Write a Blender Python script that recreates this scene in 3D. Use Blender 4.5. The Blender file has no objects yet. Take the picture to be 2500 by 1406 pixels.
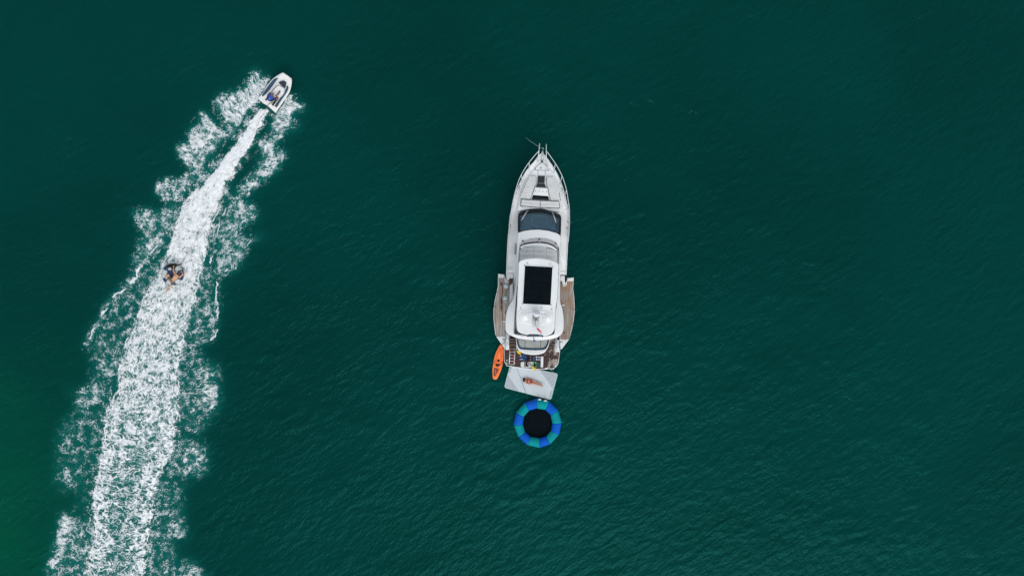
import bpy, bmesh, math, random
import numpy as np
from mathutils import Vector, Matrix

random.seed(7)
R = math.radians
scene = bpy.context.scene
COL = scene.collection

# ------------------------------------------------------------------ camera, sky, sun, exposure
CAM_H = 52.0            # drone height above the water, metres
S = 0.031               # metres on the water per photograph pixel
CX, CY = 1250.0, 703.0
cam_d = bpy.data.cameras.new('camera')
cam_d.sensor_width = 36.0
cam_d.sensor_fit = 'HORIZONTAL'
cam_d.lens = 36.0 * CAM_H / (2500 * S)
cam_d.clip_start = 0.5
cam_d.clip_end = 8000
cam = bpy.data.objects.new('camera', cam_d)
cam.location = (0, 0, CAM_H)
COL.objects.link(cam)
scene.camera = cam

SUN_EL, SUN_AZ = R(44), R(-72)          # azimuth measured from +x, anticlockwise
world = bpy.data.worlds.new('World')
scene.world = world
world.use_nodes = True
wn = world.node_tree
wn.nodes.clear()
sky = wn.nodes.new('ShaderNodeTexSky')
sky.sky_type = 'NISHITA'
sky.sun_disc = False
sky.sun_elevation = SUN_EL
sky.sun_rotation = math.pi / 2 - SUN_AZ
sky.dust_density = 4.0
sky.ozone_density = 1.0
hsv = wn.nodes.new('ShaderNodeHueSaturation')
hsv.inputs['Saturation'].default_value = 0.42      # thin overcast veil
bg = wn.nodes.new('ShaderNodeBackground')
bg.inputs['Strength'].default_value = 0.15
wo = wn.nodes.new('ShaderNodeOutputWorld')
wn.links.new(sky.outputs[0], hsv.inputs['Color'])
veil = wn.nodes.new('ShaderNodeMix')               # even cloud layer over the clear-sky gradient
veil.data_type = 'RGBA'
veil.inputs[0].default_value = 0.55
veil.inputs[7].default_value = (4.6, 4.85, 5.1, 1)
wn.links.new(hsv.outputs[0], veil.inputs[6])
wn.links.new(veil.outputs[2], bg.inputs['Color'])
wn.links.new(bg.outputs[0], wo.inputs['Surface'])

sun_d = bpy.data.lights.new('sun', 'SUN')
sun_d.energy = 0.75
sun_d.angle = R(42)
sun_d.color = (1.0, 0.965, 0.92)
sun = bpy.data.objects.new('sun', sun_d)
sdir = Vector((math.cos(SUN_EL) * math.cos(SUN_AZ), math.cos(SUN_EL) * math.sin(SUN_AZ), math.sin(SUN_EL)))
sun.rotation_euler = sdir.to_track_quat('Z', 'Y').to_euler()
sun.location = sdir * 80
COL.objects.link(sun)

scene.view_settings.view_transform = 'Standard'
scene.view_settings.look = 'None'
scene.view_settings.exposure = 0.12
scene.view_settings.gamma = 1.0
scene.view_settings.use_curve_mapping = False
scene.cycles.max_bounces = 6
scene.cycles.transparent_max_bounces = 8
scene.cycles.caustics_reflective = False
scene.cycles.caustics_refractive = False

# ------------------------------------------------------------------ coordinates
def P(px, py, z=0.0):
    k = S * (CAM_H - z) / CAM_H
    return Vector(((px - CX) * k, (CY - py) * k, z))

def crop(ox, oy, s):
    def f(*uv):
        return [(ox + u / s, oy + v / s) for u, v in uv]
    return f
A = crop(1180, 330, 7.4); B = crop(1180, 490, 7.4); C = crop(1180, 640, 7.4); D = crop(1180, 780, 7.4)
E = crop(1200, 880, 6.39); F = crop(600, 150, 9.372); G = crop(370, 620, 12.78); K = crop(1195, 835, 14.8)
W = crop(1265, 910, 31.24); I = crop(640, 210, 23.43); Q1 = crop(1225, 815, 15.62); Q2 = crop(1300, 815, 15.62)
M = crop(1225, 900, 17.57)
WS = crop(1255, 505, 11.715)

def spl(pts, n=5, closed=False):
    out = []
    m = len(pts)
    rng = range(m) if closed else range(m - 1)
    for i in rng:
        if closed:
            p0, p1, p2, p3 = (pts[(i + k) % m] for k in (-1, 0, 1, 2))
        else:
            p0, p1, p2, p3 = pts[max(i - 1, 0)], pts[i], pts[i + 1], pts[min(i + 2, m - 1)]
        for j in range(n):
            t = j / n
            out.append(tuple(0.5 * (2 * b + (c - a) * t + (2 * a - 5 * b + 4 * c - d) * t * t + (3 * b - a - 3 * c + d) * t ** 3)
                             for a, b, c, d in zip(p0, p1, p2, p3)))
    if not closed:
        out.append(tuple(pts[-1]))
    return out

def resample(pts, n, closed=True):
    p = [Vector(q) for q in pts]
    if closed:
        p.append(p[0].copy())
    L = [0.0]
    for a, b in zip(p, p[1:]):
        L.append(L[-1] + (b - a).length)
    out = []
    for i in range(n):
        t = L[-1] * i / (n if closed else n - 1)
        k = max(0, min(len(L) - 2, int(np.searchsorted(L, t, side='right')) - 1))
        f = (t - L[k]) / max(1e-9, L[k + 1] - L[k])
        out.append(tuple(p[k].lerp(p[k + 1], f)))
    return out

def area2(pl):
    return sum(a[0] * b[1] - b[0] * a[1] for a, b in zip(pl, pl[1:] + pl[:1]))

def clip_half(poly, nx, ny, d):
    out = []
    for a, b in zip(poly, poly[1:] + poly[:1]):
        da, db = nx * a[0] + ny * a[1] - d, nx * b[0] + ny * b[1] - d
        if da >= 0:
            out.append(a)
        if (da >= 0) != (db >= 0):
            t = da / (da - db)
            out.append((a[0] + (b[0] - a[0]) * t, a[1] + (b[1] - a[1]) * t))
    return out

def strips(poly, ang, width, gap, off=0.0):
    """cut a polygon (photo px) into strips running along direction ang"""
    nx, ny = -math.sin(ang), math.cos(ang)
    ds = [nx * p[0] + ny * p[1] for p in poly]
    lo, hi = min(ds), max(ds)
    out, d = [], lo + off
    while d < hi:
        q = clip_half(clip_half(poly, nx, ny, d + gap / 2), -nx, -ny, -(d + width - gap / 2))
        if len(q) >= 3 and abs(area2(q)) > 1.0:
            out.append(q)
        d += width
    return out

# ------------------------------------------------------------------ objects
def lin(a, b, t): return a + (b - a) * t
def tag(o, label=None, cat=None, group=None, kind=None):
    if label: o['label'] = label
    if cat: o['category'] = cat
    if group: o['group'] = group
    if kind: o['kind'] = kind
    return o

def thing(name, loc, label, cat, group=None):
    o = bpy.data.objects.new(name, None)
    o.empty_display_size = 0.2
    o.location = loc
    COL.objects.link(o)
    return tag(o, label, cat, group)

def link(name, me, mat=None, parent=None, smooth=False):
    o = bpy.data.objects.new(name, me)
    if mat is not None and not me.materials:
        me.materials.append(mat)
    COL.objects.link(o)
    if parent is not None:
        o.parent = parent
        if parent.type == 'EMPTY':
            o.matrix_parent_inverse = Matrix.Translation(-parent.location)
    if smooth:
        me.polygons.foreach_set('use_smooth', [True] * len(me.polygons))
    return o

def mesh(name, verts, faces, mat, parent=None, smooth=False):
    me = bpy.data.meshes.new(name)
    me.from_pydata([tuple(v) for v in verts], [], faces)
    bm = bmesh.new(); bm.from_mesh(me)
    bmesh.ops.recalc_face_normals(bm, faces=bm.faces)
    bm.to_mesh(me); bm.free()
    return link(name, me, mat, parent, smooth)

def zval(z, p):
    return z(p[0], p[1]) if callable(z) else z

def inset(loop, d):
    """offset a closed xy loop of Vectors inwards by d metres"""
    n = len(loop)
    sgn = 1 if area2([(v.x, v.y) for v in loop]) > 0 else -1
    out = []
    for i in range(n):
        a, b, c = loop[i - 1], loop[i], loop[(i + 1) % n]
        e1 = Vector((b.x - a.x, b.y - a.y)); e2 = Vector((c.x - b.x, c.y - b.y))
        if e1.length < 1e-7: e1 = e2.copy()
        if e2.length < 1e-7: e2 = e1.copy()
        if e1.length < 1e-7:
            out.append(b.copy()); continue
        e1.normalize(); e2.normalize()
        n1 = Vector((-e1.y, e1.x)) * sgn; n2 = Vector((-e2.y, e2.x)) * sgn
        m = n1 + n2
        if m.length < 1e-4: m = n1.copy()
        m.normalize()
        k = d / max(0.45, m.dot(n1))
        out.append(Vector((b.x + m.x * k, b.y + m.y * k, b.z)))
    return out

def slab_geo(poly, z0, z1, bevel):
    top = [P(p[0], p[1], zval(z1, p)) for p in poly]
    bot = [Vector((t.x, t.y, zval(z0, p))) for t, p in zip(top, poly)]
    n = len(poly)
    loops = [bot]
    if bevel > 0:
        l1 = [Vector((v.x, v.y, v.z - bevel)) for v in top]
        l2 = [v - Vector((0, 0, bevel * 0.3)) for v in inset(top, bevel * 0.3)]
        l3 = inset(top, bevel)
        loops += [l1, l2, l3]
    else:
        loops.append(top)
    verts = [v for l in loops for v in l]
    faces = []
    for k in range(len(loops) - 1):
        for i in range(n):
            j = (i + 1) % n
            faces.append((k * n + i, k * n + j, (k + 1) * n + j, (k + 1) * n + i))
    faces.append(tuple(range((len(loops) - 1) * n, len(loops) * n)))
    faces.append(tuple(reversed(range(n))))
    return verts, faces

def slab(name, poly, z0, z1, mat, parent=None, bevel=0.02):
    v, f = slab_geo(poly, z0, z1, bevel)
    return mesh(name, v, f, mat, parent)

def multislab(name, polys, z0, z1, mat, parent=None, bevel=0.01):
    V, Fc = [], []
    for pl in polys:
        v, f = slab_geo(pl, z0, z1, bevel)
        o = len(V); V += v
        Fc += [tuple(i + o for i in q) for q in f]
    return mesh(name, V, Fc, mat, parent)

def ring(name, outer, inner, z0, z1, mat, parent=None, n=72, zi=None, smooth=False):
    o = resample(outer, n); q = resample(inner, n)
    zi = z1 if zi is None else zi
    l = [[P(p[0], p[1], zval(z1, p)) for p in o], [P(p[0], p[1], zval(zi, p)) for p in q]]
    b0 = [Vector((v.x, v.y, zval(z0, p))) for v, p in zip(l[0], o)]
    b1 = [Vector((v.x, v.y, zval(z0, p))) for v, p in zip(l[1], q)]
    loops = [b0, l[0], l[1], b1]
    verts = [v for x in loops for v in x]
    faces = []
    for k in range(4):
        k2 = (k + 1) % 4
        for i in range(n):
            j = (i + 1) % n
            faces.append((k * n + i, k * n + j, k2 * n + j, k2 * n + i))
    return mesh(name, verts, faces, mat, parent, smooth)

def ring_sections(name, secs, z0, z1, zi, mat, parent, smooth=True, crown=0.0):
    o, q = [], []
    for a, b, n in secs:
        o += resample(a, n, False)[:-1]; q += resample(b, n, False)[:-1]
    l = []
    for f in (0.0, 0.3, 0.65, 1.0):
        l.append([Vector((lin(P(*a, zval(z1, a)).x, P(*b, zval(zi, b)).x, f), lin(P(*a, zval(z1, a)).y, P(*b, zval(zi, b)).y, f), lin(zval(z1, a), zval(zi, b), f) + crown * math.sin(math.pi * f))) for a, b in zip(o, q)])
    b0 = [Vector((v.x, v.y, zval(z0, p))) for v, p in zip(l[0], o)]; b1 = [Vector((v.x, v.y, zval(z0, p))) for v, p in zip(l[-1], q)]
    loops = [b0] + l + [b1]
    n = len(o); verts = [v for x in loops for v in x]; faces = []
    for k in range(len(loops)):
        k2 = (k + 1) % len(loops)
        for i in range(n):
            j = (i + 1) % n
            faces.append((k * n + i, k * n + j, k2 * n + j, k2 * n + i))
    ob = mesh(name, verts, faces, mat, parent, smooth)
    return ob

def loft(name, loops, mat, parent=None, caps=(True, True), smooth=False):
    n = len(loops[0])
    verts = [v for l in loops for v in l]
    faces = []
    for k in range(len(loops) - 1):
        for i in range(n):
            j = (i + 1) % n
            faces.append((k * n + i, k * n + j, (k + 1) * n + j, (k + 1) * n + i))
    if caps[0]: faces.append(tuple(reversed(range(n))))
    if caps[1]: faces.append(tuple(range((len(loops) - 1) * n, len(loops) * n)))
    return mesh(name, verts, faces, mat, parent, smooth)

def tube_geo(pts, r, n=7):
    pts = [Vector(p) for p in pts]
    rad = r if isinstance(r, (list, tuple)) else [r] * len(pts)
    V, Fc = [], []
    up = Vector((0, 0, 1))
    prev = None
    for i, p in enumerate(pts):
        t = (pts[min(i + 1, len(pts) - 1)] - pts[max(i - 1, 0)])
        t = t.normalized() if t.length > 1e-9 else Vector((1, 0, 0))
        if prev is None:
            x = t.cross(up)
            if x.length < 0.05: x = t.cross(Vector((0, 1, 0)))
        else:
            x = prev - t * prev.dot(t)
        x.normalize(); prev = x
        y = t.cross(x)
        for k in range(n):
            a = 2 * math.pi * k / n
            V.append(p + (x * math.cos(a) + y * math.sin(a)) * rad[i])
    for i in range(len(pts) - 1):
        for k in range(n):
            j = (k + 1) % n
            Fc.append((i * n + k, i * n + j, (i + 1) * n + j, (i + 1) * n + k))
    Fc.append(tuple(reversed(range(n)))); Fc.append(tuple(range((len(pts) - 1) * n, len(pts) * n)))
    return V, Fc

def tube(name, pts, r, mat, parent=None, n=7):
    V, Fc = tube_geo(pts, r, n)
    return mesh(name, V, Fc, mat, parent, True)

def tubes(name, paths, r, mat, parent=None, n=6):
    V, Fc = [], []
    for p in paths:
        v, f = tube_geo(p, r, n)
        o = len(V); V += v; Fc += [tuple(i + o for i in q) for q in f]
    return mesh(name, V, Fc, mat, parent, True)

def lathe(name, c, prof, mat, parent=None, n=28, sx=1.0, sy=1.0, ang=0.0):
    """c world Vector; prof list of (r, z) bottom to top, closed on the axis"""
    V, Fc = [], []
    ca, sa = math.cos(ang), math.sin(ang)
    for r, z in prof:
        for k in range(n):
            a = 2 * math.pi * k / n
            x, y = r * sx * math.cos(a), r * sy * math.sin(a)
            V.append(Vector((c.x + x * ca - y * sa, c.y + x * sa + y * ca, c.z + z)))
    for i in range(len(prof) - 1):
        for k in range(n):
            j = (k + 1) % n
            Fc.append((i * n + k, i * n + j, (i + 1) * n + j, (i + 1) * n + k))
    Fc.append(tuple(reversed(range(n)))); Fc.append(tuple(range((len(prof) - 1) * n, len(prof) * n)))
    return mesh(name, V, Fc, mat, parent, True)

def text(name, s, px, py, z, size, ang, mat, parent=None, squash=1.0):
    cu = bpy.data.curves.new(name, 'FONT')
    cu.body = s; cu.size = size; cu.extrude = 0.002
    cu.align_x = 'CENTER'; cu.align_y = 'CENTER'
    ob = bpy.data.objects.new(name, cu)
    COL.objects.link(ob)
    dg = bpy.context.evaluated_depsgraph_get()
    me = bpy.data.meshes.new_from_object(ob.evaluated_get(dg))
    bpy.data.objects.remove(ob)
    me.transform(Matrix.Translation(P(px, py, z)) @ Matrix.Rotation(ang, 4, 'Z') @ Matrix.Diagonal((squash, 1, 1, 1)))
    me.materials.clear()
    return link(name, me, mat, parent)

# ------------------------------------------------------------------ materials
def new_mat(name):
    m = bpy.data.materials.new(name); m.use_nodes = True
    nt = m.node_tree
    return m, nt, nt.nodes['Principled BSDF']

def N(nt, t, **kw):
    n = nt.nodes.new(t)
    for k, v in kw.items(): setattr(n, k, v)
    return n

def mixc(nt, fac, a, b):
    n = N(nt, 'ShaderNodeMix', data_type='RGBA')
    for s, v in ((n.inputs[0], fac), (n.inputs[6], a), (n.inputs[7], b)):
        if hasattr(v, 'is_output'): nt.links.new(v, s)
        elif isinstance(v, tuple): s.default_value = (*v, 1)
        else: s.default_value = v
    return n.outputs[2]

def ramp(nt, src, lo, hi):
    n = N(nt, 'ShaderNodeMapRange', interpolation_type='SMOOTHSTEP')
    nt.links.new(src, n.inputs[0])
    n.inputs[1].default_value = lo; n.inputs[2].default_value = hi
    return n.outputs[0]

def noise(nt, scale, detail=4, stretch=None, rot=0.0, vec=None):
    g = N(nt, 'ShaderNodeNewGeometry')
    mp = N(nt, 'ShaderNodeMapping')
    nt.links.new(vec if vec is not None else g.outputs['Position'], mp.inputs[0])
    mp.inputs['Rotation'].default_value = (0, 0, rot)
    if stretch:
        m2 = N(nt, 'ShaderNodeMapping'); nt.links.new(mp.outputs[0], m2.inputs[0])
        m2.inputs['Scale'].default_value = stretch; mp = m2
    n = N(nt, 'ShaderNodeTexNoise')
    n.inputs['Scale'].default_value = scale; n.inputs['Detail'].default_value = detail
    nt.links.new(mp.outputs[0], n.inputs['Vector'])
    return n.outputs[0]

def plain(name, col, rough=0.5, metal=0.0, var=0.12, scale=3.0, bump=0.0, bscale=40.0, coat=0.0):
    m, nt, b = new_mat(name)
    n = noise(nt, scale, 5)
    lo = tuple(c * (1 - var) for c in col); hi = tuple(min(1, c * (1 + var * 0.5)) for c in col)
    nt.links.new(mixc(nt, ramp(nt, n, 0.3, 0.7), lo, hi), b.inputs['Base Color'])
    b.inputs['Roughness'].default_value = rough; b.inputs['Metallic'].default_value = metal
    b.inputs['Coat Weight'].default_value = coat
    if max(col) < 0.05 and rough > 0.4: b.inputs['Specular IOR Level'].default_value = 0.2
    if bump:
        bn = N(nt, 'ShaderNodeBump'); bn.inputs['Strength'].default_value = bump; bn.inputs['Distance'].default_value = 0.01
        nt.links.new(noise(nt, bscale, 3), bn.inputs['Height']); nt.links.new(bn.outputs[0], b.inputs['Normal'])
    return m

gel = plain('gelcoat_white', (0.77, 0.80, 0.815), 0.3, var=0.06, scale=0.8)
gel_hull = plain('hull_white', (0.76, 0.78, 0.79), 0.25, var=0.05, scale=0.6)
gel_grey = plain('nonslip_grey', (0.82, 0.85, 0.86), 0.75, var=0.08, scale=1.4, bump=0.3, bscale=120)
gel_warm = plain('gelcoat_instrument', (0.42, 0.42, 0.45), 0.5, var=0.06)
cush = plain('cushion_grey', (0.63, 0.65, 0.655), 0.9, var=0.08, scale=2.5, bump=0.4, bscale=60)
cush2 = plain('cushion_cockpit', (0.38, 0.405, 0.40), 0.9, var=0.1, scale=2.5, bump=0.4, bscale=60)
navy = plain('navy_vinyl', (0.006, 0.045, 0.085), 0.6, var=0.2)
seam = plain('seam_dark', (0.03, 0.04, 0.05), 0.7)
groove = plain('groove_grey', (0.28, 0.31, 0.33), 0.7)
tint = plain('tinted_panel', (0.003, 0.007, 0.010), 0.25, var=0.2)
tint.node_tree.nodes['Principled BSDF'].inputs['Specular IOR Level'].default_value = 0.04
hatchm = plain('tinted_hatch', (0.012, 0.02, 0.03), 0.1, var=0.2)
frame_blk = plain('frame_black', (0.014, 0.024, 0.029), 0.55, var=0.15)
steel = plain('stainless', (0.62, 0.64, 0.66), 0.25, metal=0.9, var=0.1)
railm = plain('rail_steel', (0.70, 0.72, 0.74), 0.35, metal=0.35, var=0.08)
blk = plain('black_rubber', (0.012, 0.014, 0.016), 0.6)
blackf = plain('trampoline_fabric', (0.005, 0.009, 0.012), 0.7, var=0.12, scale=2, bump=0.3, bscale=90)
red = plain('flag_red', (0.72, 0.015, 0.07), 0.7)
flagw = plain('flag_white', (0.75, 0.75, 0.77), 0.8)
flagb = plain('flag_blue', (0.03, 0.05, 0.16), 0.8)
bluel = plain('emblem_blue', (0.03, 0.16, 0.42), 0.6)
letter = plain('lettering_grey', (0.16, 0.21, 0.24), 0.6)
yellow = plain('paddle_yellow', (0.78, 0.55, 0.02), 0.4, var=0.2, scale=5)
orange = plain('kayak_orange', (0.97, 0.23, 0.05), 0.45, var=0.12, scale=2.0)
orange_d = plain('kayak_orange_deep', (0.92, 0.145, 0.015), 0.5, var=0.15, scale=2.5)
brown = plain('kayak_panel_brown', (0.12, 0.025, 0.015), 0.6)
teal = plain('vinyl_teal', (0.0, 0.275, 0.31), 0.75, var=0.12, scale=1.5)
tblue = plain('vinyl_blue', (0.001, 0.105, 0.56), 0.75, var=0.12, scale=1.5)
for m_ in (teal, tblue): m_.node_tree.nodes['Principled BSDF'].inputs['Specular IOR Level'].default_value = 0.15
blackf.node_tree.nodes['Principled BSDF'].inputs['Specular IOR Level'].default_value = 0.0
skib = plain('ski_blue', (0.006, 0.10, 0.33), 0.3, var=0.3, scale=6)
green = plain('strap_green', (0.02, 0.62, 0.16), 0.5)
greenm = plain('mat_edge_green', (0.05, 0.42, 0.22), 0.5)
matw = plain('inflatable_mat', (0.57, 0.63, 0.67), 0.85, var=0.04, scale=1.2, bump=0.3, bscale=90)
wb = plain('board_white', (0.70, 0.72, 0.72), 0.35)
wbs = plain('board_stripe_grey', (0.33, 0.37, 0.38), 0.4)
redpole = plain('pole_red', (0.55, 0.04, 0.05), 0.5)
rope_w = plain('rope_pale', (0.42, 0.56, 0.55), 0.9)
rope_d = plain('rope_dark', (0.05, 0.07, 0.08), 0.9)
rope_r = plain('tow_rope_red', (0.50, 0.27, 0.23), 0.9)
rope_g = plain('rope_green', (0.02, 0.30, 0.14), 0.9)
boatw = plain('dinghy_white', (0.82, 0.83, 0.82), 0.35, var=0.07, scale=2)
boatb = plain('dinghy_grip_blue', (0.03, 0.075, 0.135), 0.8, var=0.2, scale=6, bump=0.4)
boatd = plain('dinghy_well_dark', (0.025, 0.035, 0.035), 0.8)
boatg = plain('dinghy_screen', (0.018, 0.028, 0.05), 0.15)
skin_l = plain('skin_light', (0.50, 0.235, 0.14), 0.5, var=0.08, scale=8)
skin_t = plain('skin_tan', (0.62, 0.33, 0.18), 0.5, var=0.1, scale=8)
skin_d = plain('skin_brown', (0.20, 0.075, 0.045), 0.5, var=0.1, scale=8)
hairm = plain('hair_dark', (0.016, 0.011, 0.009), 0.6, bump=0.6, bscale=90)
bikini = plain('bikini_red', (0.36, 0.006, 0.010), 0.7)
shirt = plain('shirt_blue', (0.008, 0.07, 0.42), 0.8, var=0.2, scale=9)
shirtw = plain('shirt_print', (0.5, 0.6, 0.75), 0.8)
shorts = plain('shorts_grey', (0.13, 0.11, 0.09), 0.85)
capm = plain('cap_grey', (0.13, 0.11, 0.14), 0.8)
tubeb = plain('tow_tube_navy', (0.012, 0.04, 0.115), 0.45, var=0.3, scale=5)
tubew = plain('tow_tube_pale', (0.52, 0.56, 0.55), 0.5, var=0.15, scale=6)

def teak_mat(name, dry, warm, wet_amt):
    m, nt, b = new_mat(name)
    oi = N(nt, 'ShaderNodeObjectInfo')
    grain = noise(nt, 3.0, 5, stretch=(14, 0.5, 1))
    blotch = noise(nt, 0.55, 4)
    c = mixc(nt, ramp(nt, blotch, 0.42, 0.66), dry, warm)
    dark = mixc(nt, ramp(nt, grain, 0.3, 0.7), (0.55, 0.55, 0.55), (1.12, 1.1, 1.08))
    mul = N(nt, 'ShaderNodeMix', data_type='RGBA', blend_type='MULTIPLY'); mul.inputs[0].default_value = 1
    nt.links.new(c, mul.inputs[6]); nt.links.new(dark, mul.inputs[7])
    pv = N(nt, 'ShaderNodeMapRange'); nt.links.new(oi.outputs['Random'], pv.inputs[0])
    pv.inputs[3].default_value = 0.78; pv.inputs[4].default_value = 1.15
    mul2 = N(nt, 'ShaderNodeMix', data_type='RGBA', blend_type='MULTIPLY'); mul2.inputs[0].default_value = 1
    cc = N(nt, 'ShaderNodeCombineColor')
    for k in range(3): nt.links.new(pv.outputs[0], cc.inputs[k])
    nt.links.new(mul.outputs[2], mul2.inputs[6]); nt.links.new(cc.outputs[0], mul2.inputs[7])
    col = mul2.outputs[2]
    if wet_amt > 0:
        g = N(nt, 'ShaderNodeNewGeometry'); sx = N(nt, 'ShaderNodeSeparateXYZ')
        nt.links.new(g.outputs['Position'], sx.inputs[0])
        wn_ = noise(nt, 2.1, 6, stretch=(1.3, 0.8, 1))
        gx = N(nt, 'ShaderNodeMapRange'); nt.links.new(sx.outputs[0], gx.inputs[0])   # starboard side has dried more
        gx.inputs[1].default_value = 1.75; gx.inputs[2].default_value = 3.2; gx.inputs[3].default_value = -0.26; gx.inputs[4].default_value = 0.045
        ad = N(nt, 'ShaderNodeMath', operation='ADD'); nt.links.new(wn_, ad.inputs[0]); nt.links.new(gx.outputs[0], ad.inputs[1])
        dryf = ramp(nt, ad.outputs[0], 0.50, 0.56)
        wetc = mixc(nt, ramp(nt, grain, 0.3, 0.7), (0.022, 0.013, 0.011), (0.075, 0.034, 0.022))
        col = mixc(nt, dryf, wetc, col)
        rr = N(nt, 'ShaderNodeMapRange'); nt.links.new(dryf, rr.inputs[0]); rr.inputs[3].default_value = 0.28; rr.inputs[4].default_value = 0.8
        nt.links.new(rr.outputs[0], b.inputs['Roughness'])
    else:
        b.inputs['Roughness'].default_value = 0.8
    nt.links.new(col, b.inputs['Base Color'])
    return m
teak = teak_mat('teak_weathered', (0.44, 0.41, 0.385), (0.45, 0.30, 0.20), 0)
teak_wet = teak_mat('teak_wet', (0.40, 0.38, 0.36), (0.36, 0.29, 0.23), 1)
stain = plain('teak_wet_stain', (0.13, 0.045, 0.018), 0.35, var=0.5, scale=5)
caulk = plain('teak_caulking', (0.13, 0.125, 0.12), 0.8)

def glass_mat():
    m = bpy.data.materials.new('windscreen_glass'); m.use_nodes = True
    nt = m.node_tree; nt.nodes.clear()
    out = N(nt, 'ShaderNodeOutputMaterial'); tr = N(nt, 'ShaderNodeBsdfTransparent'); gl = N(nt, 'ShaderNodeBsdfGlossy')
    tr.inputs[0].default_value = (0.78, 0.91, 0.96, 1); gl.inputs['Roughness'].default_value = 0.03
    gl.inputs[0].default_value = (0.75, 0.88, 1.0, 1)
    fr = N(nt, 'ShaderNodeFresnel'); fr.inputs[0].default_value = 1.55
    mx = N(nt, 'ShaderNodeMixShader')
    nt.links.new(fr.outputs[0], mx.inputs[0]); nt.links.new(tr.outputs[0], mx.inputs[1]); nt.links.new(gl.outputs[0], mx.inputs[2])
    nt.links.new(mx.outputs[0], out.inputs['Surface'])
    return m
glass = glass_mat()

# ------------------------------------------------------------------ numpy noise
_rng = np.random.RandomState(11)
_perm = np.concatenate([_rng.permutation(256)] * 3)
_ga = _rng.rand(256) * 2 * np.pi
_gx, _gy = np.cos(_ga).astype(np.float32), np.sin(_ga).astype(np.float32)

def perlin(x, y, seed=0):
    x = np.asarray(x, np.float32) + seed * 37.17; y = np.asarray(y, np.float32) + seed * 91.7
    xi = np.floor(x).astype(np.int32); yi = np.floor(y).astype(np.int32)
    fx, fy = x - xi, y - yi
    u = fx * fx * fx * (fx * (fx * 6 - 15) + 10); v = fy * fy * fy * (fy * (fy * 6 - 15) + 10)
    def g(ix, iy, dx, dy):
        h = _perm[_perm[ix & 255] + (iy & 255)]
        return _gx[h] * dx + _gy[h] * dy
    a = g(xi, yi, fx, fy); b = g(xi + 1, yi, fx - 1, fy)
    c = g(xi, yi + 1, fx, fy - 1); d = g(xi + 1, yi + 1, fx - 1, fy - 1)
    return (a + u * (b - a)) * (1 - v) + (c + u * (d - c)) * v

def fbm(x, y, o=4, seed=0, gain=0.5):
    s = 0; amp = 1.0; f = 1.0
    for k in range(o):
        s = s + amp * perlin(x * f, y * f, seed + k * 3)
        amp *= gain; f *= 2.03
    return s

def sstep(a, b, x):
    t = np.clip((x - a) / (b - a), 0, 1)
    return t * t * (3 - 2 * t)

# ------------------------------------------------------------------ sea
def sea_h(x, y):
    """height of the water surface in metres: wind chop with crests running lower left to upper right"""
    a = R(28)
    u = x * math.cos(a) + y * math.sin(a); v = -x * math.sin(a) + y * math.cos(a)
    wu = u + 0.9 * perlin(x / 3.1, y / 3.1, 5); wv = v + 0.7 * perlin(x / 2.6, y / 2.6, 8)
    patch = 0.45 + 1.15 * sstep(-0.05, 0.5, fbm(x / 6, y / 4.5, 3, 21))
    h = 0.030 * perlin(wu / 5.2, wv / 2.4, 1) + 0.044 * patch * (1 - 2 * np.abs(perlin(wu / 2.9, wv / 1.15, 2)))
    h = h + 0.026 * patch * (1 - 2 * np.abs(perlin(wu / 1.3, wv / 0.55, 3)))
    return h

# --- wake density field, traced in photograph pixels
STEP = 1.0
GX0, GX1, GY0, GY1 = 80.0, 790.0, 145.0, 1590.0
gw = int((GX1 - GX0) / STEP); gh = int((GY1 - GY0) / STEP)
gx, gy = np.meshgrid(GX0 + np.arange(gw) * STEP, GY0 + np.arange(gh) * STEP)
gx = gx.astype(np.float32); gy = gy.astype(np.float32)

def inside(poly, x, y):
    r = np.zeros(x.shape, bool)
    n = len(poly)
    for i in range(n):
        x1, y1 = poly[i]; x2, y2 = poly[(i + 1) % n]
        if y1 == y2: continue
        c = ((y1 > y) != (y2 > y)) & (x < (x2 - x1) * (y - y1) / (y2 - y1) + x1)
        r ^= c
    return r

def blur(a, r):
    k = max(1, int(round(r / STEP)))
    for _ in range(2):
        for ax in (0, 1):
            p = np.concatenate([np.repeat(np.take(a, [0], ax), k, ax), a, np.repeat(np.take(a, [-1], ax), k, ax)], ax)
            cs = np.cumsum(p, ax, dtype=np.float64)
            z = np.zeros_like(np.take(cs, [0], ax))
            cs = np.concatenate([z, cs], ax)
            n = a.shape[ax]; w = 2 * k + 1
            a = ((np.take(cs, range(w, w + n), ax) - np.take(cs, range(0, n), ax)) / w).astype(np.float32)
    return a

def pmask(poly, soft):
    xs = [p[0] for p in poly]; ys = [p[1] for p in poly]
    m = np.zeros(gx.shape, np.float32)
    x0 = max(0, int((min(xs) - GX0) / STEP) - 2); x1 = min(gw, int((max(xs) - GX0) / STEP) + 3)
    y0 = max(0, int((min(ys) - GY0) / STEP) - 2); y1 = min(gh, int((max(ys) - GY0) / STEP) + 3)
    m[y0:y1, x0:x1] = inside(poly, gx[y0:y1, x0:x1], gy[y0:y1, x0:x1])
    return blur(m, soft)

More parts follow.
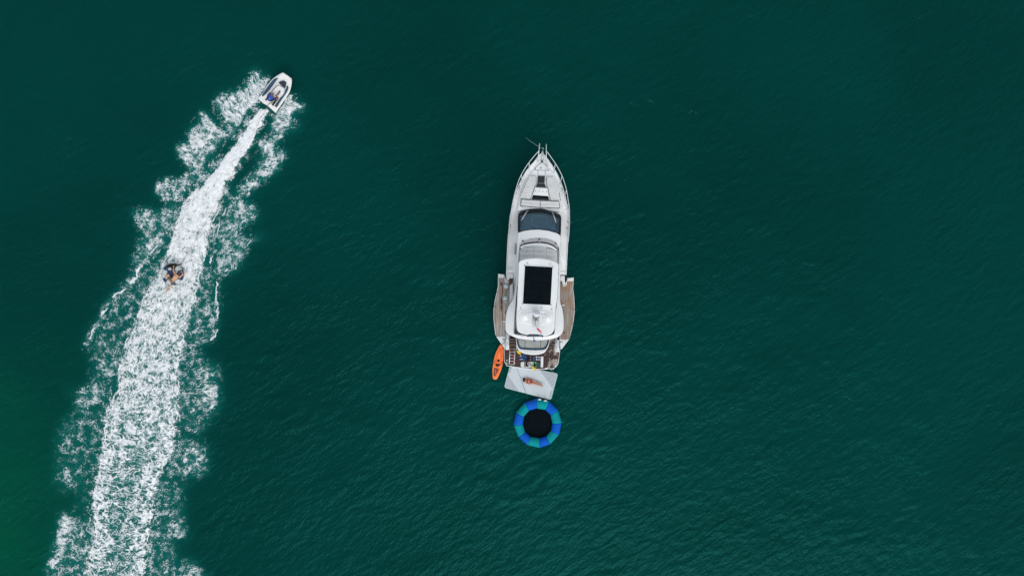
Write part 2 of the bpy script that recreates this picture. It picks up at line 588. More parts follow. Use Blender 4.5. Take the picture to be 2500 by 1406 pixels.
core_l = [(262, 642), (285, 622), (305, 608), (349, 582), (379, 554), (419, 527), (450, 501), (480, 470), (507, 451), (535, 440), (564, 431), (600, 420),
          (621, 413), (650, 402), (678, 381), (735, 357), (791, 338), (820, 322), (850, 309), (899, 297), (949, 295), (999, 266), (1049, 264), (1100, 256),
          (1151, 248), (1202, 236), (1252, 240), (1303, 237), (1354, 228), (1406, 218), (1480, 205), (1590, 190)]
core_r = [(262, 660), (285, 648), (305, 636), (349, 617), (379, 596), (419, 571), (450, 551), (480, 541), (507, 532), (535, 520), (564, 509), (600, 503),
          (621, 499), (650, 490), (678, 482), (735, 474), (791, 452), (820, 446), (850, 441), (899, 429), (949, 433), (999, 431), (1049, 423), (1100, 417),
          (1151, 389), (1202, 375), (1252, 367), (1303, 356), (1354, 358), (1406, 342), (1480, 330), (1590, 318)]
cl = np.interp(gy, [a for a, b in core_l], [b for a, b in core_l]).astype(np.float32)
cr = np.interp(gy, [a for a, b in core_r], [b for a, b in core_r]).astype(np.float32)

plumes = [
    # left of the boat
    (0.70, 5, [(622, 166), (632, 180), (645, 192), (658, 190), (648, 215), (633, 243), (612, 268), (598, 292), (588, 312), (575, 318), (562, 300), (548, 292), (540, 275), (527, 255), (530, 238), (560, 228), (590, 222), (608, 205), (612, 185)]),
    (0.95, 3, [(662, 188), (645, 196), (628, 200), (612, 214), (598, 235), (582, 262), (590, 280), (612, 266), (632, 244), (650, 212)]),
    (0.95, 3, [(704, 234), (716, 226), (712, 245), (745, 262), (715, 272), (690, 285), (674, 282), (690, 258)]),
    (0.85, 6, [(615, 215), (640, 225), (628, 248), (605, 272), (592, 295), (572, 298), (556, 285), (580, 255), (600, 235)]),
    (0.64, 4, [(490, 268), (505, 278), (520, 295), (535, 315), (553, 320), (556, 333), (535, 352), (522, 372), (510, 385), (500, 400), (480, 410), (465, 405), (455, 395), (445, 385), (432, 372), (432, 355), (450, 348), (465, 355), (462, 335), (460, 318), (475, 310), (490, 300), (487, 283)]),
    (0.78, 6, [(470, 325), (500, 330), (515, 345), (500, 365), (478, 372), (462, 358)]),
    (0.52, 4, [(555, 300), (580, 315), (575, 335), (555, 340), (535, 330), (545, 315)]),
    (0.60, 4, [(465, 400), (500, 398), (512, 430), (500, 445), (470, 450), (455, 470), (440, 485), (415, 492), (395, 482), (380, 470), (380, 458), (395, 445), (400, 437), (430, 440), (455, 435), (465, 420)]),
    (0.50, 4, [(317, 510), (335, 515), (350, 508), (372, 512), (388, 520), (400, 508), (430, 500), (445, 490), (440, 520), (425, 545), (420, 565), (400, 580), (380, 590), (355, 578), (342, 555), (332, 535), (320, 520)]),
    (0.62, 5, [(335, 515), (372, 514), (380, 535), (355, 548), (338, 535)]),
    (0.50, 4, [(345, 575), (380, 572), (405, 585), (385, 605), (365, 625), (345, 640), (330, 655), (320, 635), (335, 620), (335, 600)]),
    (0.45, 6, [(500, 430), (520, 400), (530, 380), (540, 395), (525, 430), (500, 460)]),
    (0.60, 5, [(405, 575), (412, 585), (380, 618), (352, 650), (335, 685), (310, 712), (285, 730), (262, 760), (246, 795), (228, 825), (206, 856), (205, 840), (222, 812), (240, 780), (256, 748), (280, 715), (303, 698), (322, 672), (342, 638), (372, 605)]),
    (0.33, 10, [(405, 590), (408, 640), (375, 690), (350, 740), (330, 800), (305, 850), (285, 930), (262, 990), (220, 1000), (195, 990), (215, 950), (230, 880), (215, 850), (240, 800), (275, 740), (330, 690), (355, 650)]),
    (0.44, 7, [(237, 868), (282, 862), (290, 905), (262, 925), (240, 905)]),
    (0.50, 6, [(200, 944), (254, 944), (258, 975), (225, 985), (222, 1005), (185, 1015), (182, 985)]),
    (0.30, 10, [(170, 1010), (262, 985), (258, 1120), (235, 1190), (140, 1195), (140, 1060)]),
    (0.52, 6, [(147, 1098), (160, 1060), (182, 1053), (184, 1078), (165, 1108), (150, 1118)]),
    (0.46, 7, [(139, 1146), (182, 1140), (184, 1187), (160, 1190)]),
    (0.16, 8, [(160, 940), (180, 935), (178, 970), (162, 965)]),
    (0.60, 6, [(150, 1250), (187, 1262), (177, 1300), (170, 1340), (152, 1378), (125, 1392), (112, 1420), (118, 1380), (135, 1330), (142, 1290)]),
    (0.40, 10, [(180, 1260), (245, 1270), (235, 1406), (215, 1590), (90, 1590), (110, 1420), (150, 1350)]),
    (0.20, 10, [(180, 1190), (240, 1180), (240, 1260), (185, 1260)]),
    # right of the boat
    (0.68, 5, [(715, 225), (705, 238), (700, 255), (722, 256), (745, 260), (748, 268), (730, 272), (712, 275), (715, 290), (712, 318), (690, 322), (660, 325), (655, 312), (668, 295), (675, 278), (690, 262), (700, 235)]),
    (0.82, 5, [(690, 258), (722, 259), (738, 264), (720, 270), (695, 275), (680, 272)]),
    (0.26, 7, [(712, 290), (735, 300), (737, 320), (712, 328)]),
    (0.60, 4, [(705, 328), (690, 335), (678, 350), (670, 360), (672, 375), (683, 365), (700, 372), (698, 388), (688, 395), (680, 420), (660, 430), (640, 445), (620, 460), (605, 480), (585, 480), (575, 468), (595, 450), (605, 435), (625, 425), (630, 400), (640, 385), (645, 368), (630, 355), (635, 342), (655, 338), (680, 328)]),
    (0.52, 5, [(572, 465), (590, 490), (605, 490), (618, 505), (632, 518), (625, 535), (605, 548), (590, 560), (580, 572), (590, 580), (615, 577), (612, 592), (600, 615), (590, 640), (575, 660), (550, 668), (540, 680), (530, 660), (527, 625), (530, 590), (535, 560), (550, 530), (560, 500)]),
    (0.62, 6, [(590, 495), (625, 515), (605, 540), (580, 535)]),
    (0.22, 6, [(600, 575), (645, 570), (648, 585), (615, 595)]),
    (0.30, 8, [(552, 455), (575, 470), (560, 500), (540, 560), (528, 620), (505, 640), (505, 600), (535, 530), (548, 480)]),
    (0.38, 6, [(490, 650), (540, 660), (534, 700), (528, 725), (534, 745), (528, 780), (531, 810), (515, 835), (480, 850), (440, 860), (445, 810), (470, 750)]),
    (0.55, 4, [(532, 690), (540, 690), (532, 720), (538, 745), (532, 775), (534, 810), (518, 832), (515, 825), (526, 800), (524, 740)]),
    (0.35, 8, [(435, 860), (480, 850), (505, 880), (535, 890), (540, 990), (520, 1015), (490, 1060), (440, 1040), (425, 950)]),
    (0.50, 7, [(485, 900), (528, 885), (538, 990), (505, 1005), (480, 960)]),
    (0.45, 7, [(464, 974), (490, 970), (492, 1061), (470, 1065)]),
    (0.38, 9, [(420, 1040), (470, 1070), (502, 1080), (506, 1150), (470, 1165), (425, 1160), (390, 1170)]),
    (0.50, 7, [(450, 1085), (500, 1085), (505, 1155), (470, 1165), (440, 1130)]),
    (0.36, 8, [(380, 1180), (425, 1200), (450, 1240), (450, 1280), (420, 1320), (440, 1380), (500, 1406), (520, 1590), (330, 1590), (345, 1400), (358, 1300)]),
    (0.30, 9, [(385, 1135), (440, 1150), (455, 1235), (380, 1235)]),
    (0.60, 6, [(418, 1275), (445, 1270), (458, 1305), (430, 1315)]),
    (0.52, 8, [(438, 1368), (470, 1368), (498, 1406), (500, 1460), (450, 1440)]),
]
Dn = np.zeros(gx.shape, np.float32)
for dens, soft, poly in plumes:
    Dn = np.maximum(Dn, dens * np.clip(pmask(poly, soft * 1.35) * 1.18, 0, 1))
# mid-scale patchiness of the side foam
Dn = Dn * (0.95 + 0.45 * np.clip(fbm(gx / 30, gy / 30, 2, 31), -0.5, 0.5))
age = sstep(420, 1350, gy)
core_d = 0.99 - 0.30 * age + 0.16 * age * fbm(gx / 22, gy / 22, 2, 41)
ew = np.interp(gy, [260, 420, 600, 800, 1600], [7, 9, 14, 18, 22]).astype(np.float32)
cm = sstep(-ew, ew * 0.6, gx - cl) * sstep(-ew, ew * 0.6, cr - gx) * sstep(262, 275, gy)
mid = np.clip(1 - np.abs((gx - (cl + cr) / 2) / np.maximum(6, (cr - cl) / 2)), 0, 1)
hole = sstep(900, 1250, gy) * sstep(0.25, 0.8, mid) * 0.15
core_d = core_d - hole + 0.08 * sstep(0, 0.4, 0.5 - np.abs(mid - 0.35)) * age
# dark slots beside the jet close to the stern
Dn = Dn * (1 - 0.9 * pmask([(632, 246), (640, 252), (610, 285), (585, 318), (578, 318), (600, 285)], 3))
Dn = Dn * (1 - 0.9 * pmask([(664, 272), (672, 275), (655, 318), (640, 345), (634, 340), (650, 305)], 3))
edge_d = np.maximum(np.maximum(cl - gx, gx - cr), 0)
Dn = np.maximum(Dn, 0.52 * np.exp(-edge_d / 26.0) * sstep(430, 560, gy) * (0.8 + 0.6 * fbm(gx / 24, gy / 24, 2, 44)))
Dn = np.maximum(Dn, cm * core_d)

# ragged outlines: look the field up through a warp
def sample(a, x, y):
    fx = np.clip((x - GX0) / STEP, 0, gw - 1.001); fy = np.clip((y - GY0) / STEP, 0, gh - 1.001)
    ix = fx.astype(np.int32); iy = fy.astype(np.int32); tx = fx - ix; ty = fy - iy
    return (a[iy, ix] * (1 - tx) + a[iy, ix + 1] * tx) * (1 - ty) + (a[iy + 1, ix] * (1 - tx) + a[iy + 1, ix + 1] * tx) * ty
wx = 11 * perlin(gx / 24, gy / 24, 51) + 7 * perlin(gx / 10, gy / 10, 53) + 3 * perlin(gx / 4.5, gy / 4.5, 55)
wy = 11 * perlin(gx / 24, gy / 24, 61) + 7 * perlin(gx / 10, gy / 10, 63) + 3 * perlin(gx / 4.5, gy / 4.5, 65)
near = sstep(300, 420, gy) * 0.75 + 0.25
Dw = sample(Dn, gx + wx * near, gy + wy * near)

# filament pattern: webs of thin curling lines
def uniform(n):
    q = np.quantile(n[::7, ::7], np.linspace(0, 1, 257))
    return np.interp(n, q, np.linspace(0, 1, 257)).astype(np.float32)
ax_ = gx + 9.0 * perlin(gx / 23, gy / 23, 71) + 4.5 * perlin(gx / 10, gy / 10, 73) + 1.6 * perlin(gx / 4.5, gy / 4.5, 74)
ay_ = gy + 9.0 * perlin(gx / 23, gy / 23, 75) + 4.5 * perlin(gx / 10, gy / 10, 77) + 1.6 * perlin(gx / 4.5, gy / 4.5, 78)
def ridged(x, y, s): return np.clip(1 - np.abs(perlin(x, y, s)) / 0.42, 0, 1)
def web(x, y, a, b, s):
    return np.maximum(ridged(x / a, y / b, s), 0.88 * ridged(x / (a * 0.52), y / (b * 0.52), s + 2))
patchy = fbm(gx / 17, gy / 17, 2, 87); grain = perlin(gx / 3.4, gy / 3.4, 88)
iso = uniform(0.8 * web(ax_, ay_, 8.0, 6.6, 81) + 0.25 * ridged(ax_ / 14, ay_ / 12, 86) + 0.15 * patchy + 0.10 * grain)
def aniso(ang, la, lc, s):
    u = ax_ * math.cos(ang) + ay_ * math.sin(ang); v = -ax_ * math.sin(ang) + ay_ * math.cos(ang)
    return web(u, v, la, lc, s) + 0.22 * patchy + 0.08 * grain
hr = uniform(aniso(R(-8), 30, 7.5, 91)); hl = uniform(aniso(R(38), 30, 7.5, 95))
sp_l = uniform(aniso(R(57), 34, 5.0, 97)); sp_r = uniform(aniso(R(8), 34, 5.0, 99)); sj = uniform(aniso(R(122), 40, 5.0, 93))
thl = uniform(aniso(R(28), 26, 6.2, 115)); thr = uniform(aniso(R(-22), 26, 6.2, 117))
lside = sstep(20, -20, gx - (cl + cr) / 2)
pat = 0.4 * iso + 0.6 * (thl * lside + thr * (1 - lside))
m = 0.85 * pmask([(480, 640), (560, 680), (545, 860), (540, 1000), (430, 1000), (440, 850)], 12); pat = pat * (1 - m) + hr * m
m = 0.8 * pmask([(400, 600), (410, 660), (330, 810), (290, 920), (230, 900), (210, 850), (280, 740), (350, 640)], 10); pat = pat * (1 - m) + hl * m
m = 0.9 * pmask([(605, 140), (668, 170), (632, 250), (590, 305), (555, 300), (525, 250), (590, 215)], 8); pat = pat * (1 - m) + sp_l * m
m = 0.9 * pmask([(690, 225), (755, 235), (765, 275), (730, 320), (665, 325), (680, 270)], 8); pat = pat * (1 - m) + sp_r * m
side = Dw * (1 - 0.8 * cm)
slo = 1 - np.clip(side * (1.38 + 0.12 * sstep(700, 900, gy)), 0, 1.15)
alpha = 0.90 * sstep(slo - 0.02, slo + 0.74, pat) * sstep(0.02, 0.12, side) * np.clip(0.92 + 0.45 * fbm(gx / 14, gy / 14, 2, 105), 0.5, 1.1)
# thin threads and specks thrown beyond the dense foam
spk = uniform(web(gx + 0.5 * (ax_ - gx), gy + 0.5 * (ay_ - gy), 7, 6, 107) + 0.5 * grain + 0.7 * patchy)
loose = np.clip(blur(Dn, 15) * 1.0, 0, 0.5)
alpha = np.maximum(alpha, 0.6 * sstep(1 - loose * 0.8, 1 - loose * 0.8 + 0.25, spk) * sstep(0.02, 0.15, loose))
# the jet itself: froth that opens into lace with age
cbase = np.interp(gy, [260, 420, 520, 640, 760, 900, 1050, 1200, 1400, 1600], [0.97, 0.93, 0.83, 0.73, 0.62, 0.55, 0.49, 0.43, 0.40, 0.37]).astype(np.float32)
camp = np.interp(gy, [260, 420, 600, 800, 1100, 1400], [0.14, 0.22, 0.38, 0.50, 0.62, 0.70]).astype(np.float32)
cpat = uniform(web(ax_, ay_, 9.5, 8, 131) + 0.5 * fbm(gx / 20, gy / 20, 2, 137) + 0.2 * grain)
young = sstep(470, 330, gy)
cpat = 0.6 * cpat + 0.4 * uniform(aniso(R(108), 34, 8.5, 145))
cpat = cpat * (1 - young) + sj * young
old = sstep(880, 1150, gy)
cpat = cpat * (1 - 0.75 * old) + 0.75 * old * uniform(web(ax_ + 0.35 * ay_, ay_ - 0.25 * ax_, 24, 11, 101) + 0.35 * fbm(gx / 26, gy / 26, 2, 139) + 0.06 * grain)
jet = np.clip(cbase + camp * (cpat - 0.5) * 2 + 0.40 * (0.4 - mid) * sstep(950, 1200, gy), 0, 1)
cmw = sample(cm, gx + wx * 0.5 * near, gy + wy * 0.5 * near)
hardt = 1 - (cbase + 0.12 + 0.42 * (0.42 - mid) * sstep(950, 1200, gy))
hard = sstep(hardt - 0.16, hardt + 0.30, cpat) * np.clip(0.90 + 0.6 * fbm(gx / 9, gy / 9, 2, 143), 0.5, 1)
hb = 0.30 + 0.55 * sstep(650, 1050, gy)
jet = jet * (1 - hb) + hard * hb
jet = jet * sstep(0.25, 0.80, cmw + 0.45 * (cpat - 0.5) * 2) * sstep(0.03, 0.2, cmw)
alpha = np.maximum(alpha, jet)
# bright folded edges of the stream and of the outer ridges
def line(pts, w, s):
    d = np.full(gx.shape, 1e6, np.float32)
    qx = gx + 7 * perlin(gx / 19, gy / 19, s) + 4 * perlin(gx / 7, gy / 7, s + 2); qy = gy + 6 * perlin(gx / 15, gy / 15, s + 4)
    for (x1, y1), (x2, y2) in zip(pts, pts[1:]):
        dx, dy = x2 - x1, y2 - y1
        t = np.clip(((qx - x1) * dx + (qy - y1) * dy) / (dx * dx + dy * dy), 0, 1)
        d = np.minimum(d, np.hypot(qx - x1 - t * dx, qy - y1 - t * dy))
    br = sstep(-0.18, 0.12, perlin(gx / 30, gy / 30, s + 6))
    return sstep(w, w * 0.35, d) * br
edges = np.zeros(gx.shape, np.float32)
edges = np.maximum(edges, 0.9 * line([(b - 3, a) for a, b in core_l if a > 440], 2.2, 111))
edges = np.maximum(edges, 0.85 * line([(b + 4, a) for a, b in core_r if a > 480], 2.2, 121))
edges = np.maximum(edges, 0.8 * line([(b + 22, a) for a, b in core_r if 480 < a < 700], 2.0, 127))
edges = np.maximum(edges, 0.9 * line([(410, 570), (380, 603), (350, 642), (330, 680), (305, 708), (280, 722), (258, 754), (240, 790), (222, 820), (206, 850)], 3.0, 131))
edges = np.maximum(edges, 0.8 * line([(532, 690), (526, 720), (533, 742), (529, 775), (532, 808), (517, 830)], 2.6, 141))
edges = np.maximum(edges, 0.7 * line([(576, 640), (596, 610), (612, 588), (613, 575)], 2.4, 151))
edges = np.maximum(edges, 0.6 * line([(262, 990), (268, 1030), (255, 1090), (240, 1180), (232, 1230), (215, 1290), (235, 1320)], 2.2, 161))
alpha = np.maximum(alpha, edges)
alpha = np.clip(alpha, 0, 1)

def foam_mesh(name, X, Y, al, hgt, keep):
    """quads of a grid where there is foam; X, Y are world metres"""
    h, w = X.shape
    k = (al > keep)
    q = k[:-1, :-1] | k[1:, :-1] | k[:-1, 1:] | k[1:, 1:]
    jj, ii = np.nonzero(q)
    idx = np.stack([jj * w + ii, jj * w + ii + 1, (jj + 1) * w + ii + 1, (jj + 1) * w + ii], 1)
    used, inv = np.unique(idx, return_inverse=True)
    inv = inv.reshape(-1, 4)[:, ::-1]
    co = np.stack([X.ravel()[used], Y.ravel()[used], hgt.ravel()[used]], 1).astype(np.float32)
    me = bpy.data.meshes.new(name)
    nf = len(inv)
    me.vertices.add(len(used)); me.vertices.foreach_set('co', co.ravel())
    me.loops.add(nf * 4); me.loops.foreach_set('vertex_index', inv.astype(np.int32).ravel())
    me.polygons.add(nf); me.polygons.foreach_set('loop_start', np.arange(0, nf * 4, 4, dtype=np.int32))
    me.polygons.foreach_set('use_smooth', np.ones(nf, bool))
    at = me.attributes.new('foam', 'FLOAT', 'POINT'); at.data.foreach_set('value', al.ravel()[used].astype(np.float32))
    me.update(calc_edges=True); me.validate()
    return me

def foam_mat(name, col):
    m = bpy.data.materials.new(name); m.use_nodes = True
    nt = m.node_tree; b = nt.nodes['Principled BSDF']; out = nt.nodes['Material Output']
    at = N(nt, 'ShaderNodeAttribute'); at.attribute_name = 'foam'
    nt.links.new(mixc(nt, ramp(nt, at.outputs['Fac'], 0.05, 0.75), tuple(c * k for c, k in zip(col, (0.34, 0.60, 0.60))), col), b.inputs['Base Color']); b.inputs['Roughness'].default_value = 0.9
    b.inputs['Specular IOR Level'].default_value = 0.2
    tr = N(nt, 'ShaderNodeBsdfTransparent'); mx = N(nt, 'ShaderNodeMixShader')
    nt.links.new(at.outputs['Fac'], mx.inputs[0]); nt.links.new(tr.outputs[0], mx.inputs[1]); nt.links.new(b.outputs[0], mx.inputs[2])
    nt.links.new(mx.outputs[0], out.inputs['Surface'])
    return m

WX, WY = (gx - CX) * S, (CY - gy) * S
froth = 0.09 * blur(cm, 6) + 0.03 * Dw
relief = froth + alpha * 0.020 * fbm(gx / 7, gy / 7, 3, 191) + 0.012 * alpha
Hh = sea_h(WX, WY) + 0.045 + relief
fo = link('wake_foam', foam_mesh('wake_foam', WX, WY, alpha, Hh, 0.06), foam_mat('sea_foam', (0.88, 0.92, 0.95)))
tag(fo, 'long white foamy wake trailing behind the small speedboat', kind='stuff')

# --- sea sheet: fine in view, coarse out to the horizon
def axis(half, fine):
    a = list(np.arange(-half, half + fine * 0.5, fine))
    d, p = fine, half
    while p < 4500:
        d *= 1.28; p += d; a.append(p); a.insert(0, -p)
    return np.array(a, np.float32)
sxs, sys_ = axis(43.0, 0.17), axis(25.5, 0.17)
SX, SY = np.meshgrid(sxs, sys_)
fade = sstep(400, 60, np.hypot(SX, SY))
SZ = sea_h(SX, SY) * fade
aer_g = np.clip(blur(Dn, 4) * 1.0 + blur(Dn, 20) * 0.38, 0, 1)
spx, spy = SX / S + CX, CY - SY / S
inb = (spx > GX0) & (spx < GX1 - 3) & (spy > GY0) & (spy < GY1 - 3)
aer = np.where(inb, sample(aer_g, np.clip(spx, GX0, GX1 - 3), np.clip(spy, GY0, GY1 - 3)), 0)
shoal = np.exp(-(((SX + 42) / 11.0) ** 2 + ((SY + 17) / 11.0) ** 2)) * (0.9 + 0.5 * perlin(SX / 5, SY / 5, 201))
h_, w_ = SX.shape
jj, ii = np.meshgrid(np.arange(h_ - 1), np.arange(w_ - 1), indexing='ij')
idx = np.stack([jj * w_ + ii, jj * w_ + ii + 1, (jj + 1) * w_ + ii + 1, (jj + 1) * w_ + ii], -1).reshape(-1, 4).astype(np.int32)
me = bpy.data.meshes.new('sea')
me.vertices.add(SX.size); me.vertices.foreach_set('co', np.stack([SX, SY, SZ], -1).astype(np.float32).ravel())
me.loops.add(idx.size); me.loops.foreach_set('vertex_index', idx.ravel())
me.polygons.add(len(idx)); me.polygons.foreach_set('loop_start', np.arange(0, idx.size, 4, dtype=np.int32))
me.polygons.foreach_set('use_smooth', np.ones(len(idx), bool))
for nm, arr in (('aeration', aer), ('shoal', shoal)):
    at = me.attributes.new(nm, 'FLOAT', 'POINT'); at.data.foreach_set('value', np.clip(arr, 0, 1).astype(np.float32).ravel())
me.update(calc_edges=True)

def sea_mat():
    m, nt, b = new_mat('sea_water')
    big = noise(nt, 0.045, 3)
    c = mixc(nt, ramp(nt, big, 0.35, 0.68), (0.0002, 0.0310, 0.0268), (0.0003, 0.0390, 0.0335))
    a1 = N(nt, 'ShaderNodeAttribute'); a1.attribute_name = 'aeration'
    a2 = N(nt, 'ShaderNodeAttribute'); a2.attribute_name = 'shoal'
    c = mixc(nt, a2.outputs['Fac'], c, (0.0004, 0.066, 0.034))
    c = mixc(nt, a1.outputs['Fac'], c, (0.006, 0.160, 0.142))
    out = nt.nodes['Material Output']; nt.nodes.remove(b)
    df = N(nt, 'ShaderNodeBsdfDiffuse'); nt.links.new(c, df.inputs[0])
    gl = N(nt, 'ShaderNodeBsdfGlossy'); gl.inputs[0].default_value = (0.12, 0.86, 0.80, 1); gl.inputs['Roughness'].default_value = 0.15
    fr = N(nt, 'ShaderNodeFresnel'); fr.inputs[0].default_value = 1.26
    mx = N(nt, 'ShaderNodeMixShader'); nt.links.new(fr.outputs[0], mx.inputs[0]); nt.links.new(df.outputs[0], mx.inputs[1]); nt.links.new(gl.outputs[0], mx.inputs[2])
    nt.links.new(mx.outputs[0], out.inputs['Surface'])
    f1 = noise(nt, 1.0, 5, stretch=(1.1, 2.3, 1), rot=R(-34))
    f2 = noise(nt, 3.2, 4, stretch=(1.0, 2.0, 1), rot=R(-60))
    ad = N(nt, 'ShaderNodeMath', operation='MULTIPLY_ADD'); nt.links.new(f2, ad.inputs[0]); ad.inputs[1].default_value = 0.35; nt.links.new(f1, ad.inputs[2])
    gust = ramp(nt, noise(nt, 0.22, 3, stretch=(0.8, 1.5, 1), rot=R(-30)), 0.38, 0.66)
    gs = N(nt, 'ShaderNodeMapRange'); nt.links.new(gust, gs.inputs[0]); gs.inputs[3].default_value = 0.55; gs.inputs[4].default_value = 1.0
    bn = N(nt, 'ShaderNodeBump'); nt.links.new(gs.outputs[0], bn.inputs['Strength']); bn.inputs['Distance'].default_value = 0.17
    nt.links.new(ad.outputs[0], bn.inputs['Height'])
    for q in (df, gl, fr): nt.links.new(bn.outputs[0], q.inputs['Normal'])
    return m
sea = link('sea', me, sea_mat())
tag(sea, kind='structure')

# --- stray whitecaps far from the wake
cx_, cy_ = np.meshgrid(np.arange(-20, 2520, 2.0, dtype=np.float32), np.arange(-20, 1430, 2.0, dtype=np.float32))
spots = [(1690, 275, 16, 6), (1545, 254, 22, 4), (1590, 246, 16, 5), (2245, 43, 18, 5)]
ms = np.zeros(cx_.shape, np.float32)
for (a, b_, sx_, sy_) in spots:
    ms = np.maximum(ms, np.exp(-(((cx_ - a) / sx_) ** 2 + ((cy_ - b_) / sy_) ** 2)))
wcx = cx_ + 5 * perlin(cx_ / 12, cy_ / 12, 211); wcy = cy_ + 5 * perlin(cx_ / 12, cy_ / 12, 213)
rid = 1 - 2.2 * np.abs(perlin(wcx / 14, wcy / 9, 215))
wa = np.clip(sstep(0.55, 0.95, rid) * sstep(0.25, 0.8, ms) * (0.10 + 0.4 * perlin(cx_ / 5, cy_ / 5, 217)), 0, 0.3)
X2, Y2 = (cx_ - CX) * S, (CY - cy_) * S
wc = link('whitecap_foam', foam_mesh('whitecap_foam', X2, Y2, wa, sea_h(X2, Y2) + 0.035, 0.03), foam_mat('thin_foam', (0.16, 0.50, 0.47)))
tag(wc, 'faint scattered flecks of foam on the open green water', kind='stuff')

# ------------------------------------------------------------------ motor yacht
def lin(a, b, t): return a + (b - a) * t
def zdeck(px, py):                         # sheer rises towards the bow
    t = min(1, max(0, (660 - py) / 285.0))
    return 1.95 + 0.5 * t ** 1.6
Y0 = P(1312, 640, 0); Y0.z = 0
yacht = thing('motor_yacht', Y0, 'long white flybridge motor yacht at anchor with fold-down teak side terraces', 'yacht')

gun_l = A((1060, 333), (1035, 338), (1000, 362), (940, 442), (830, 580), (755, 680), (660, 860), (572, 1060), (515, 1300)) + B((478, 300), (458, 520), (440, 720), (426, 1000), (414, 1320))
gun_r = A((1060, 333), (1090, 340), (1130, 385), (1185, 455), (1245, 550), (1335, 700), (1405, 860), (1460, 1020), (1508, 1220)) + B((1540, 180), (1538, 420), (1532, 620), (1524, 840), (1514, 1060), (1500, 1340))
gun_ls = spl(gun_l, 5); gun_rs = spl(gun_r, 5)
deck_poly = gun_ls + list(reversed(gun_rs[1:]))
def centre(py): return 1323 + (py - 375) * (-23.0 / 525.0)
def squeeze(poly, fb, fa, dy, z, zref):
    out = []
    for p in poly:
        t = min(1, max(0, (p[1] - 375) / 300.0))
        f = lin(fb, fa, t ** 0.6); c = centre(p[1])
        q = P(p[0], p[1], zval(zref, p)); cc = P(c, p[1], zval(zref, p))
        v = cc.lerp(q, f)
        out.append(Vector((v.x, v.y - dy * (1 - t) ** 2, z)))
    return out
sheer = [P(p[0], p[1], zdeck(*p)) for p in deck_poly]
hull = loft('hull', [squeeze(deck_poly, 0.45, 0.86, 1.1, -0.45, zdeck), squeeze(deck_poly, 0.62, 0.93, 0.7, 0.35, zdeck),
                     squeeze(deck_poly, 0.84, 0.985, 0.25, 1.2, zdeck), sheer], gel_hull, yacht)
# toe rail and gunwale
def inner_off(side, d, i0=2):
    out = []
    for p in side[i0:]:
        c = centre(p[1]); s_ = 1 if p[0] < c else -1
        out.append((p[0] + s_ * d * min(1, abs(p[0] - c) / 20.0), p[1] + (1.6 if p[1] < 400 else 0)))
    return out
for sd, nm in ((gun_ls, 'toe_rail'), (gun_rs, 'toe_rail')):
    V = [P(p[0], p[1], zdeck(*p) + 0.03) for p in inner_off(sd, 0.7)]
    tube(nm, V, 0.035, gel, yacht, 6)
    tube('rub_rail', [v + Vector((0, 0, -0.18)) for v in [P(p[0], p[1], zdeck(*p)) for p in sd]], 0.03, seam, hull, 5)
# non-slip side decks
coach_l = A((1062, 495), (1000, 530), (900, 640), (815, 760), (735, 900), (672, 1060), (632, 1250)) + B((618, 180), (612, 420), (604, 640), (585, 860), (560, 1060), (548, 1300))
coach_r = A((1062, 495), (1110, 520), (1205, 620), (1285, 720), (1360, 880), (1420, 1060), (1462, 1250)) + B((1430, 200), (1418, 420), (1408, 640), (1400, 860), (1395, 1060), (1390, 1300))
cls_, crs_ = spl(coach_l, 4), spl(coach_r, 4)
def zs(o): return lambda px, py: zdeck(px, py) + o
slab('side_deck', inner_off(gun_ls, 2.4, 12) + list(reversed(cls_[10:])), zs(-0.05), zs(0.006), gel_grey, yacht, 0.003)
slab('side_deck', inner_off(gun_rs, 2.4, 12) + list(reversed(crs_[10:])), zs(-0.05), zs(0.006), gel_grey, yacht, 0.003)
coach = cls_[:-20] + list(reversed(crs_[1:-20]))
def zcoach(px, py): return zdeck(px, py) + 0.02 + 0.28 * min(1, max(0, (py - 398) / 60.0))
slab('foredeck_moulding', coach, zs(-0.02), zcoach, gel, yacht, 0.05)
# anchor locker lid, anchor gear
def zco(o): return lambda px, py: zcoach(px, py) + o
for a, b in (((1040, 500), (940, 600)), ((940, 600), (936, 632)), ((936, 632), (1172, 646)), ((1172, 646), (1176, 620)), ((1176, 620), (1090, 500)), ((990, 645), (985, 735)), ((1122, 648), (1116, 738))):
    pa, pb = A(a, b)
    tube('lid_groove', [P(*pa, zcoach(*pa) + 0.004), P(*pb, zcoach(*pb) + 0.004)], 0.012, groove, yacht, 4)
for uv in ((1040, 602), (1137, 530), (1157, 552), (1131, 624)):
    p = A(uv)[0]
    r_ = 0.075 if uv[0] == 1040 else 0.04
    lathe('deck_fitting', P(*p, zcoach(*p)), [(r_, 0), (r_, 0.03), (r_ * 0.6, 0.045)], steel, yacht, 14)
for uv in ((938, 618), (1175, 632)):
    p = A(uv)[0]; tube('hinge', [P(p[0], p[1] - 1.6, zcoach(*p) + 0.02), P(p[0], p[1] + 1.6, zcoach(*p) + 0.02)], 0.02, blk, yacht, 5)
slab('anchor_channel', A((1048, 305), (1088, 305), (1084, 480), (1046, 480)), zs(-0.02), zs(0.05), steel, yacht, 0.01)
anch = tube('anchor', [P(*A((1075, 250))[0], 2.25), P(*A((1074, 300))[0], 2.45), P(*A((1068, 420))[0], 2.53)], [0.035, 0.05, 0.03], steel, yacht, 8)
tube('anchor_fluke', [P(*A((1055, 262))[0], 2.05), P(*A((1076, 238))[0], 2.2), P(*A((1096, 268))[0], 2.05)], [0.03, 0.06, 0.03], steel, anch, 6)
slab('windlass', A((1046, 455), (1080, 455), (1080, 490), (1046, 490)), zs(0), zs(0.16), navy, yacht, 0.03)
